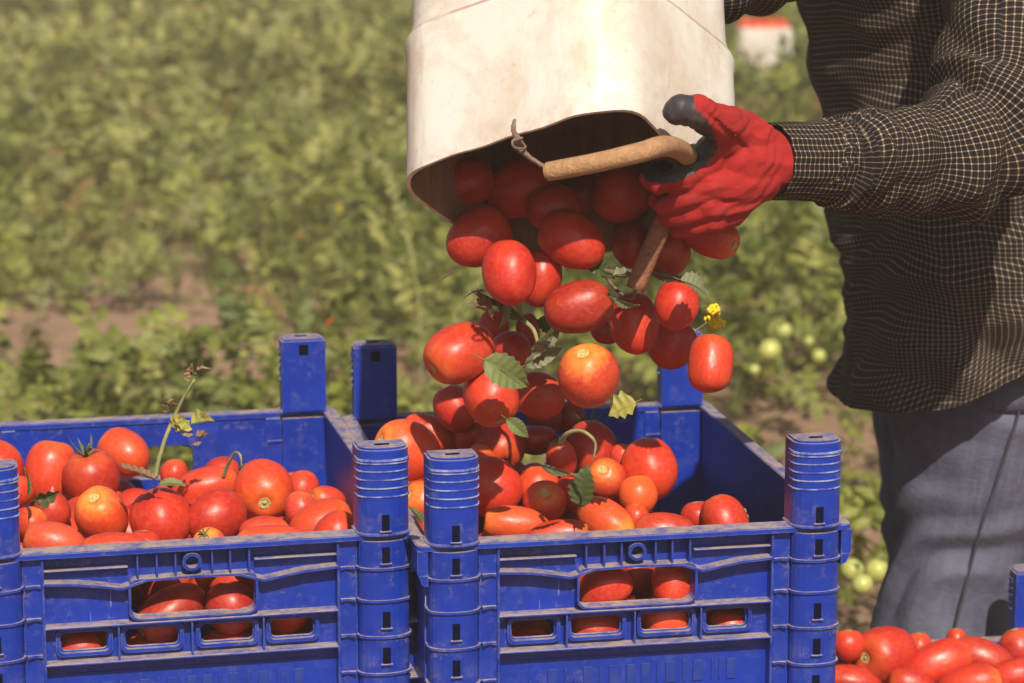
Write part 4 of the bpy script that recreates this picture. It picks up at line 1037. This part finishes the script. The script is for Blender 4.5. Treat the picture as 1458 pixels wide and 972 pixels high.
def cloth_tube(name, pts, rad, mat, seg=96, sub=24, fold=None, squash=None, up0=Vector((0, 0, 1)), rot_uv=None, vshift=0., trim=None):
    Pp = catmull(pts, sub); R = interp(rad, sub); S = interp(squash, sub) if squash else [1]*len(Pp)
    rings, uvs = [], []; v = vshift; Ravg = sum(rad)/len(rad)
    nrm = None
    for i, p in enumerate(Pp):
        t = (Pp[min(i+1, len(Pp)-1)]-Pp[max(i-1, 0)]).normalized()
        if nrm is None: nrm = up0.copy()
        nrm = (nrm-t*nrm.dot(t)).normalized(); b = t.cross(nrm)
        if i: v += (p-Pp[i-1]).length
        ring, uvr = [], []
        for k in range(seg+1):
            a = 2*PI*k/seg; d = nrm*math.cos(a)*R[i]+b*math.sin(a)*R[i]*S[i]
            q = p+d
            if fold: q = q+d.normalized()*fold(i/(len(Pp)-1), a, q)
            ring.append(q); uvr.append((a*Ravg, v))
        ring[-1] = ring[0].copy(); rings.append(ring); uvs.append(uvr)
    return grid_mesh(name, rings, uvs, mat)

# torso of the shirt: vertical loft, the front is -x
TY = 3.17
front_px = [(1197, 577), (1203, 530), (1207, 470), (1202, 400), (1196, 320), (1186, 250), (1174, 170), (1160, 70), (1150, 0), (1146, -60), (1150, -130), (1170, -190), (1210, -240)]
torso_rows = []
for i, (x, y) in enumerate(front_px):
    torso_rows.append(at_y(x, y, TY))
fx = catmull(torso_rows, 14)
zs = [p.z for p in fx]
def torso_ring_dims(z, k):
    w = .285 if z < 1.3 else .285-.55*(z-1.3)      # chest depth along x
    h = .205 if z < 1.36 else .205-.9*(z-1.36)
    return max(.10, w), max(.07, h)
rings, uvs = [], []
SEG = 220
for i, p in enumerate(fx):
    z = p.z; w, h = torso_ring_dims(z, i); cx = p.x+w/2
    ring, uvr = [], []; arc = 0.; lastp = None
    for k in range(SEG+1):
        a = 2*PI*k/SEG                         # a = 0 at the front, then towards the camera side
        ca, sa = math.cos(a), math.sin(a)
        ex = 2.4; q = (abs(ca)**ex+abs(sa)**ex)**(-1/ex)
        x = cx-ca*q*w/2; y = TY-sa*q*h; zz = z
        if lastp: arc += math.hypot(x-lastp[0], y-lastp[1])
        lastp = (x, y)
        # tail: lower at the front, cut higher at the side
        low = math.exp(-((z-zs[0])/.11)**2)
        side = max(0, sa); rise = .040*side+.050*side*(.5+.5*math.tanh((-ca+.0)*4))
        zz += low*rise
        P0 = Vector((x, y, zz)); nrm = Vector((-ca, -sa*.8, 0)).normalized()
        # folds: broad drapes across the belly plus finer creases
        f1 = ridge(zz*7.5+x*1.9+1.5*nz(P0, 3.5)); f2 = ridge(zz*15-x*6+2.2*nz(P0, 5., 3.)+.3); f3 = nz(P0, 9, 5); f4 = ridge(x*9+zz*2+1.8*nz(P0, 4, 8))
        am = .7+.5*nz(P0, 4, 1)
        f5 = ridge((zz*.8+x*.6)*13+1.4*nz(P0, 6., 9.)); d = .018*(f1-.4)*am+.007*(f2-.5)+.008*f3+.010*(f4-.5)*(1 if zz < 1.0 else .5)+.014*(f5-.5)*max(0, nz(P0, 3, 4)+.35)
        P0 = P0+nrm*d
        ring.append(P0)
        u, v = arc, z+d*.6
        if abs(math.sin(a/2)) < .075:          # front placket cut on the bias
            u, v = (u+v)*.7071, (v-u)*.7071
            P0 += nrm*.0015
        uvr.append((u, v))
    ring[-1] = ring[0].copy(); rings.append(ring); uvs.append(uvr)
torso = grid_mesh('shirt_body', rings, uvs, None)
PC('shirt_body', torso, M_SHIRT)
# near sleeve (left arm)
SH = at_y(1440, -215, 2.99); EL = at_y(1424, 205, 2.72); WR = at_y(1096, 231, 2.515)
sl_pts = [at_y(1475, -290, 3.06), at_y(1450, -190, 2.98), at_y(1440, -60, 2.89), at_y(1436, 60, 2.80), at_y(1426, 155, 2.74), at_y(1375, 212, 2.69), at_y(1290, 226, 2.635), at_y(1205, 231, 2.58), at_y(1180, 230, 2.565), at_y(1140, 230, 2.54), at_y(1094, 229, 2.51)]
sl_rad = [.075, .074, .070, .070, .072, .064, .050, .0425, .037, .034, .0325]
def sleeve_fold(t, a, q):
    nearel = math.exp(-((t-.48)/.16)**2); bunch = math.exp(-((t-.72)/.07)**2)
    f = .015*nearel*(ridge(t*15+math.sin(a)*.6+1.5*nz(q, 7))-.5)
    f += .010*(ridge(t*8+a*.35+1.5*nz(q, 5, 2))-.5)*(1-math.exp(-((t-.95)/.10)**2))
    f += .009*bunch*(ridge(t*34+1.5*nz(q, 12, 1))-.5)+.006*nz(q, 11, 4)*(1 if t < .8 else .4)
    if t > .80: f += .003*(ridge(a*2.2+nz(q, 20))-.5)
    if t > .985: f -= .004
    return f
PC('sleeve', cloth_tube('sleeve', sl_pts, sl_rad, M_SHIRT, 120, 20, sleeve_fold), M_SHIRT)
# cuff edge ring and buttons
cuff = cloth_tube('cuff', [at_y(1180, 230, 2.563), at_y(1140, 230, 2.538), at_y(1092, 229.5, 2.508)], [.0385, .0360, .0350], M_SHIRT, 90, 14, lambda t, a, q: .002*(ridge(a*1.9+nz(q, 14))-.5)+.0012*nz(q, 30), vshift=.003)
PC('cuff', cuff, M_SHIRT)
for bx, by, BY in ((1404, 116, 2.715), (1362, 122, 2.672)):
    bm = bmesh.new(); bmesh.ops.create_cone(bm, cap_ends=True, segments=16, radius1=.0055, radius2=.005, depth=.002)
    bm.transform(Matrix.Translation(at_y(bx, by, BY)) @ (-FW).to_track_quat('Z', 'Y').to_matrix().to_4x4()); PC('button', from_bm(bm), M_BUTTON)
# far sleeve (right arm), reaching up behind the bucket
far_pts = [at_y(1330, -310, 3.26), at_y(1280, -260, 3.20), at_y(1230, -185, 3.10), at_y(1165, -105, 2.98), at_y(1090, -52, 2.87), at_y(1020, -22, 2.82), at_y(940, 0, 2.80)]
PC('sleeve', cloth_tube('sleeve', far_pts, [.07, .068, .062, .055, .046, .040, .036], M_SHIRT, 80, 14, lambda t, a, q: .010*(ridge(t*9+nz(q, 6))-.5)+.006*nz(q, 10)), M_SHIRT)

# trousers
def leg_fold(sd):
    def f(t, a, q):
        hip = math.exp(-(t/.18)**2); knee = math.exp(-((t-.42)/.14)**2); hem = math.exp(-((t-1)/.15)**2)
        return (.012*hip*(ridge(q.z*14+q.x*5+nz(q, 5, sd))-.5)+.014*knee*(ridge(q.z*13-q.x*7+1.6*nz(q, 6, sd))-.5)+.012*hem*(ridge(q.z*16+nz(q, 6))-.5)
                + .006*(ridge(q.x*9+q.z*1.5+1.5*nz(q, 3, sd+2))-.5)+.004*nz(q, 12, sd))
    return f
def leg(name, pxs, Y, rad, sq, sd):
    pts = [at_y(x, y, Y) for x, y in pxs]
    return PC(name, cloth_tube(name, pts, rad, M_JEAN, 110, 18, leg_fold(sd), squash=sq, up0=Vector((1, 0, 0))), M_JEAN)
NL = [(1405, 470), (1400, 560), (1386, 680), (1362, 790), (1340, 880), (1330, 950), (1350, 1070), (1378, 1210), (1398, 1390)]
leg('trouser_leg', NL, 3.12, [.118, .114, .093, .077, .078, .080, .074, .070, .072], [.85, .85, .95, 1, 1, 1, 1, 1, 1], 0.)
leg('trouser_leg', [(1372, 470), (1366, 560), (1352, 680), (1343, 790), (1345, 880), (1352, 950), (1372, 1060), (1395, 1190), (1415, 1340)], 3.29, [.112, .108, .086, .074, .073, .075, .070, .066, .068], [.9, .9, .95, 1, 1, 1, 1, 1, 1], 7.)
# side seam, a raised cord down the near leg
def leg_surface(px, py): return at_y(px, py, 3.12)
seam = []
Pn = catmull([at_y(x, y, 3.12) for x, y in NL], 6); Rn = interp([.118, .114, .093, .077, .078, .080, .074, .070, .072], 6); Sn = interp([.85, .85, .95, 1, 1, 1, 1, 1, 1], 6)
for i, p in enumerate(Pn[:34]):
    off = .35*max(0, 1-i/14); a = math.asin(max(-.9, min(.9, off)))
    seam.append(p+Vector((math.sin(a)*Rn[i], -math.cos(a)*Rn[i]*Sn[i]-.0060, 0)))
PC('side_seam', from_bm(tube_bm(seam, .0019, 6, 2)), M_THREAD)
hipm = bmesh.new()
def seat_mesh():
    pts = [at_y(1395, 430, 3.20), at_y(1395, 520, 3.20), at_y(1392, 585, 3.20)]
    return cloth_tube('seat', pts, [.122, .130, .105], M_JEAN, 90, 10, lambda t, a, q: .004*nz(q, 10), squash=[1.35, 1.45, 1.35], up0=Vector((1, 0, 0)))
PC('trouser_seat', seat_mesh(), M_JEAN)
# body under the clothes: one skinned mesh
bpts = dict(pelvis=(at_y(1400, 520, 3.20), .10), waist=(at_y(1385, 330, 3.18), .105), chest=(at_y(1345, 60, 3.17), .12), neckb=(at_y(1330, -190, 3.17), .06), neck=(at_y(1300, -270, 3.17), .05), head=(at_y(1270, -350, 3.17), .085), crown=(at_y(1262, -440, 3.17), .07),
            shl=(at_y(1425, -170, 3.00), .05), ell=(at_y(1425, 190, 2.73), .038), wrl=(at_y(1110, 231, 2.52), .026),
            shr=(at_y(1290, -180, 3.30), .05), elr=(at_y(1165, -105, 2.98), .036), wrr=(at_y(945, 0, 2.80), .026),
            hipl=(at_y(1400, 560, 3.13), .085), knl=(at_y(1335, 920, 3.12), .055), anl=(at_y(1398, 1390, 3.12), .04),
            hipr=(at_y(1366, 560, 3.28), .085), knr=(at_y(1350, 940, 3.29), .055), anr=(at_y(1415, 1335, 3.29), .04))
names = list(bpts); ed = [('pelvis', 'waist'), ('waist', 'chest'), ('chest', 'neckb'), ('neckb', 'neck'), ('neck', 'head'), ('head', 'crown'), ('chest', 'shl'), ('shl', 'ell'), ('ell', 'wrl'), ('chest', 'shr'), ('shr', 'elr'), ('elr', 'wrr'), ('pelvis', 'hipl'), ('hipl', 'knl'), ('knl', 'anl'), ('pelvis', 'hipr'), ('hipr', 'knr'), ('knr', 'anr')]
me = bpy.data.meshes.new('body'); me.from_pydata([tuple(bpts[n_][0]-person.location) for n_ in names], [(names.index(a), names.index(b)) for a, b in ed], [])
bo = bpy.data.objects.new('body', me); C.objects.link(bo); sk = bo.modifiers.new('Skin', 'SKIN'); bo.modifiers.new('Sub', 'SUBSURF').levels = 2
for i, n_ in enumerate(names): me.skin_vertices[0].data[i].radius = (bpts[n_][1],)*2; me.skin_vertices[0].data[i].use_root = (n_ == 'pelvis')
def bake(o, name, mat, parent):
    m2 = bpy.data.meshes.new_from_object(o.evaluated_get(bpy.context.evaluated_depsgraph_get())); bpy.data.objects.remove(o); return link(name, m2, mat, parent, True)
bake(bo, 'body', M_SKIN, person)
for ax_, ay_, YY in ((1398, 1400, 3.12), (1415, 1345, 3.29)):
    a = at_y(ax_, ay_, YY); bm = bmesh.new()
    for (dx, dz, sx, sy, sz) in ((-.07, .045, .135, .05, .045), (0.0, .075, .055, .045, .07), (-.13, .035, .07, .048, .034)):
        s_ = bmesh.ops.create_uvsphere(bm, u_segments=20, v_segments=12, radius=1); bmesh.ops.transform(bm, matrix=Matrix.Translation((a.x+dx, YY, dz)) @ Matrix.Diagonal((sx, sy, sz, 1)), verts=s_['verts'])
    tmp = link('t', from_bm(bm)); r_ = tmp.modifiers.new('r', 'REMESH'); r_.mode = 'VOXEL'; r_.voxel_size = .008; s2 = tmp.modifiers.new('s', 'SMOOTH'); s2.iterations = 5
    m2 = bpy.data.meshes.new_from_object(tmp.evaluated_get(bpy.context.evaluated_depsgraph_get())); bpy.data.objects.remove(tmp)
    for v in m2.vertices: v.co.z = max(v.co.z, .001)
    PC('boot', m2, M_BOOT)

# gloves: palm, thumb and four fingers grown together
def capsule(bm, p, q, r0, r1, n=14):
    for k in range(n+1):
        t = k/n; c = p.lerp(q, t); r = r0*(1-t)+r1*t
        s_ = bmesh.ops.create_icosphere(bm, subdivisions=2, radius=r); bmesh.ops.translate(bm, verts=s_['verts'], vec=c)
def chain(bm, pts, rad, n=8):
    for i in range(len(pts)-1): capsule(bm, pts[i], pts[i+1], rad[i], rad[i+1], n)
def glove_geometry():
    bm = bmesh.new(); G = lambda x, y, d=0.: at_y(x, y, 2.47+d)
    # wrist, back of the hand and palm heel
    chain(bm, [G(1112, 232, .045), G(1085, 228, .035), G(1052, 225, .02)], [.0300, .0315, .030], 6)
    chain(bm, [G(1078, 206, .03), G(1045, 200, .015), G(1012, 222, .005)], [.022, .021, .0165], 6)
    chain(bm, [G(1080, 252, .03), G(1045, 262, .012), G(1008, 262, .0)], [.025, .023, .0155], 6)
    chain(bm, [G(1070, 262, .03), G(1040, 286, .015), G(1008, 292, .004)], [.022, .019, .0145], 6)
    chain(bm, [G(1065, 268, .035), G(1042, 300, .022), G(1014, 314, .012)], [.020, .0155, .0130], 6)
    # index, middle, ring, little: knuckle, first joint, then curling away round the hose
    chain(bm, [G(1012, 226, .004), G(972, 254, -.008), G(938, 262, -.002), G(924, 252, .020), G(945, 238, .040)], [.0165, .0122, .0100, .0098, .0090])
    chain(bm, [G(1010, 264, .0), G(978, 282, -.002), G(944, 292, .008), G(934, 282, .030), G(952, 268, .044)], [.0148, .0108, .0088, .0088, .0085])
    chain(bm, [G(1012, 292, .004), G(982, 305, .004), G(952, 312, .016), G(944, 302, .036), G(962, 290, .048)], [.0135, .0100, .0080, .0080, .0078])
    chain(bm, [G(1016, 312, .012), G(992, 324, .012), G(966, 329, .024), G(960, 318, .040)], [.0118, .0090, .0074, .0072])
    # thumb over the outside of the wall
    chain(bm, [G(1068, 196, .02), G(1040, 180, .0), G(1014, 170, -.035), G(992, 158, -.055), G(968, 155, -.062), G(963, 158, -.062)], [.022, .0195, .0170, .0148, .0138, .0130])
    # web between thumb and index
    chain(bm, [G(1040, 196, .008), G(1018, 208, .0), G(996, 226, .002)], [.020, .015, .0125])
    chain(bm, [G(1020, 180, -.018), G(1030, 198, .0)], [.014, .016])
    return bm
bm = glove_geometry(); tmp = link('t', from_bm(bm)); r_ = tmp.modifiers.new('r', 'REMESH'); r_.mode = 'VOXEL'; r_.voxel_size = .0014
s2 = tmp.modifiers.new('s', 'SMOOTH'); s2.iterations = 5; s2.factor = .5
gm = bpy.data.meshes.new_from_object(tmp.evaluated_get(bpy.context.evaluated_depsgraph_get())); bpy.data.objects.remove(tmp)
# creases in the knit
gm.update()
for v in gm.vertices:
    q = v.co; x_, y_ = to_px(q)
    d = .0016*nz(q, 45)+.0012*(ridge(q.x*34-q.z*60+1.5*nz(q, 30, 2))-.5)
    d -= .0030*math.exp(-((y_-(196+(x_-1045)*.9))/5)**2)*math.exp(-((x_-1035)/30)**2)
    v.co = q+v.normal*d
def inside(poly, x, y):
    c = False; j = len(poly)-1
    for i in range(len(poly)):
        if (poly[i][1] > y) != (poly[j][1] > y) and x < (poly[j][0]-poly[i][0])*(y-poly[i][1])/(poly[j][1]-poly[i][1])+poly[i][0]: c = not c
        j = i
    return c
DARKP = [(930, 120), (988, 130), (990, 150), (1008, 176), (1019, 192), (1021, 205), (1012, 226), (990, 246), (965, 258), (940, 262), (915, 256), (900, 190)]
gm.materials.clear(); gm.materials.append(M_GRED); gm.materials.append(M_GBLK)
for p_ in gm.polygons:
    x_, y_ = to_px(p_.center+Vector((.0030*nz(p_.center, 170)+.002*nz(p_.center, 60), 0, .0028*nz(p_.center, 150, 4))))
    palm = p_.center.y > 2.47+.026+max(0, (x_-1000))*.0004 and x_ < 1075
    p_.material_index = 1 if (inside(DARKP, x_, y_) or palm) else 0
gl = PC('glove', gm, None)
g2 = gm.copy(); g2.transform(Matrix.Translation(person.location)); ctr = at_y(1100, 230, 2.51)
g2.transform(Matrix.Translation(at_y(935, 0, 2.80)) @ Matrix.Rotation(math.radians(35), 4, 'Y') @ Matrix.Scale(-1, 4, Vector((0, 1, 0))) @ Matrix.Translation(-ctr)); g2.flip_normals()
PC('glove', g2, None)

# ------------------------------------------------------------------ things in the field
def ground_z(p): return relief(p.x, p.y)
# white canister with tomatoes far back
gb = at_z(1085, 108, .12); wb = empty('bucket', (gb.x, gb.y, 0)); tag(wb, 'white cut canister full of tomatoes standing far back in the field', 'bucket')
bm = bmesh.new(); rings = []
for z, h_ in ((.05, .12), (.10, .128), (.28, .130), (.30, .133), (.36, .128)): rings.append([bm.verts.new((x, y, z)) for x, y in rrect(-h_, h_, -h_, h_, .035, 5)])
for a, b in zip(rings, rings[1:]):
    for k in range(len(a)): bm.faces.new((a[k], a[(k+1) % len(a)], b[(k+1) % len(a)], b[k]))
bm.faces.new(rings[0][::-1]); ob = link('bucket_wall', from_bm(bm), M_CAN, wb, True)
for k in range(12):
    o = bpy.data.objects.new('tomato', TM['oval']); C.objects.link(o); o.location = (gb.x+(k % 4-1.5)*.058, gb.y+(k//4-1)*.07, .355); o.scale = (.034, .034, .040); o.rotation_euler = (k, k*2, 0); o.color = (*ORR, .3)
    tag(o, 'tomato filling the white canister far back in the field', 'tomato', 'tomatoes in the far canister')
bg = [(1085, 370, 13, 'unripe', 'pale green tomato in the field just right of the red glove'), (1116, 471, 12, 'unripe', 'green tomato on the vines, upper of the close pair left of the shirt'), (1096, 499, 16, 'unripe', 'green tomato on the vines, larger of the close pair left of the shirt'),
      (1166, 507, 10, 'unripe', 'small green tomato on the vines right beside the shirt hem'), (1074, 526, 8, 'unripe', 'smallest green tomato on the vines below the close pair'), (1152, 486, 7, 'unripe', 'tiny pale tomato between the close pair and the shirt'),
      (1213, 812, 17, 'unripe', 'yellow green tomato left of the jeans, left one of two'), (1249, 812, 17, 'unripe', 'yellow green tomato touching the jeans, right one of two'), (1228, 832, 15, 'unripe', 'yellow green tomato below the two beside the jeans'),
      (1060, 338, 8, 'unripe', 'dim green tomato in the field below the gloved wrist'), (700, 0, 6, 'red', 'red tomato')][:-1]
for x, y, r, k, lab in bg:
    Yb = at_z(x, y, .30).y; p = at_y(x, y, Yb+.01); s = r*depth_of(p)/F
    o = bpy.data.objects.new('unripe_tomato', TM['round'].copy()); o.data.materials.clear(); o.data.materials.append(M_GREEN_TOM); C.objects.link(o)
    o.location = p; o.scale = (s, s, s*1.05); o.rotation_euler = (x, y, 0); tag(o, lab, 'tomato', 'unripe tomatoes on the vines'); cx_ = bpy.data.objects.new('calyx', CALS[2]); C.objects.link(cx_); cx_.parent = o; o.rotation_euler = (.6+math.sin(x), math.cos(y)*.5, x)
for x, y, r, lab in ((1040, 306, 12, 'faint red tomato on the ground right of the glove, out of focus'), (332, 14, 7, 'red tomato far back at the top left of the field'), (500, 110, 9, 'orange tomato far back in the middle of the field'), (470, 462, 9, 'orange brown tomato in the vines between the two blue back posts')):
    Yb = at_z(x, y, .25).y; p = at_y(x, y, Yb-.02); s = r*depth_of(p)/F
    o = bpy.data.objects.new('field_tomato', TM['round']); C.objects.link(o); o.location = p; o.scale = (s, s, s*1.1); o.rotation_euler = (x, y, 0); o.color = (*BRI, .3); tag(o, lab, 'tomato', 'ripe tomatoes left in the field')
# tall dry grass stalk with its seed head
def grass(pts, Y, label, head=8, w=.0022):
    Pt = [at_y(x, y, Y) for x, y in pts]; foot = Pt[-1].copy(); foot.z = 0; Pt.append(foot); root = empty('grass_stalk', foot); tag(root, label, 'grass', 'dry grass stalks')
    child_world('stem', tube_bm(Pt, [w*.4]+[w]*(len(Pt)-1), 6, 5), M_STALK, root)
    bm = bmesh.new(); r = random.Random(int(Y*10)); C_ = catmull(Pt[:4], 18)
    for i, c in enumerate(C_):
        for q in range(2):
            s_ = bmesh.ops.create_icosphere(bm, subdivisions=1, radius=1)
            bmesh.ops.transform(bm, matrix=Matrix.Translation(c+Vector((r.uniform(-.012, .012), r.uniform(-.01, .01), r.uniform(-.008, .008)))) @ Matrix.Rotation(r.uniform(-.7, .7), 4, 'Y') @ Matrix.Diagonal((.0026, .0026, .009, 1)), verts=s_['verts'])
    child_world('seed_head', bm, M_STALK, root)
grass([(534, 226), (556, 262), (572, 312), (588, 372), (597, 440), (600, 510), (596, 590)], 6.0, 'tall dry grass stalk bending over left of the bucket')
grass([(700, 330), (690, 380), (640, 470), (622, 520), (600, 600)], 5.6, 'thin grass stalk behind the falling tomatoes, right of the tall bent one', w=.0016)

# ------------------------------------------------------------------ thin haze volume added to warm and fade the view
bm = box_bm(-40, 40, -6, 46, -1.0, 2.1, 0)
hz = bpy.data.materials.new('dusty_air'); hz.use_nodes = True; ht = hz.node_tree; ht.nodes.remove(ht.nodes['Principled BSDF'])
pv = ht.nodes.new('ShaderNodeVolumePrincipled'); pv.inputs['Color'].default_value = (1, .91, .74, 1); pv.inputs['Density'].default_value = .0085; pv.inputs['Anisotropy'].default_value = 0.
ht.links.new(pv.outputs[0], ht.nodes['Material Output'].inputs['Volume'])
tag(link('haze', from_bm(bm), hz), 'added thin warm haze over the field', kind='stuff')
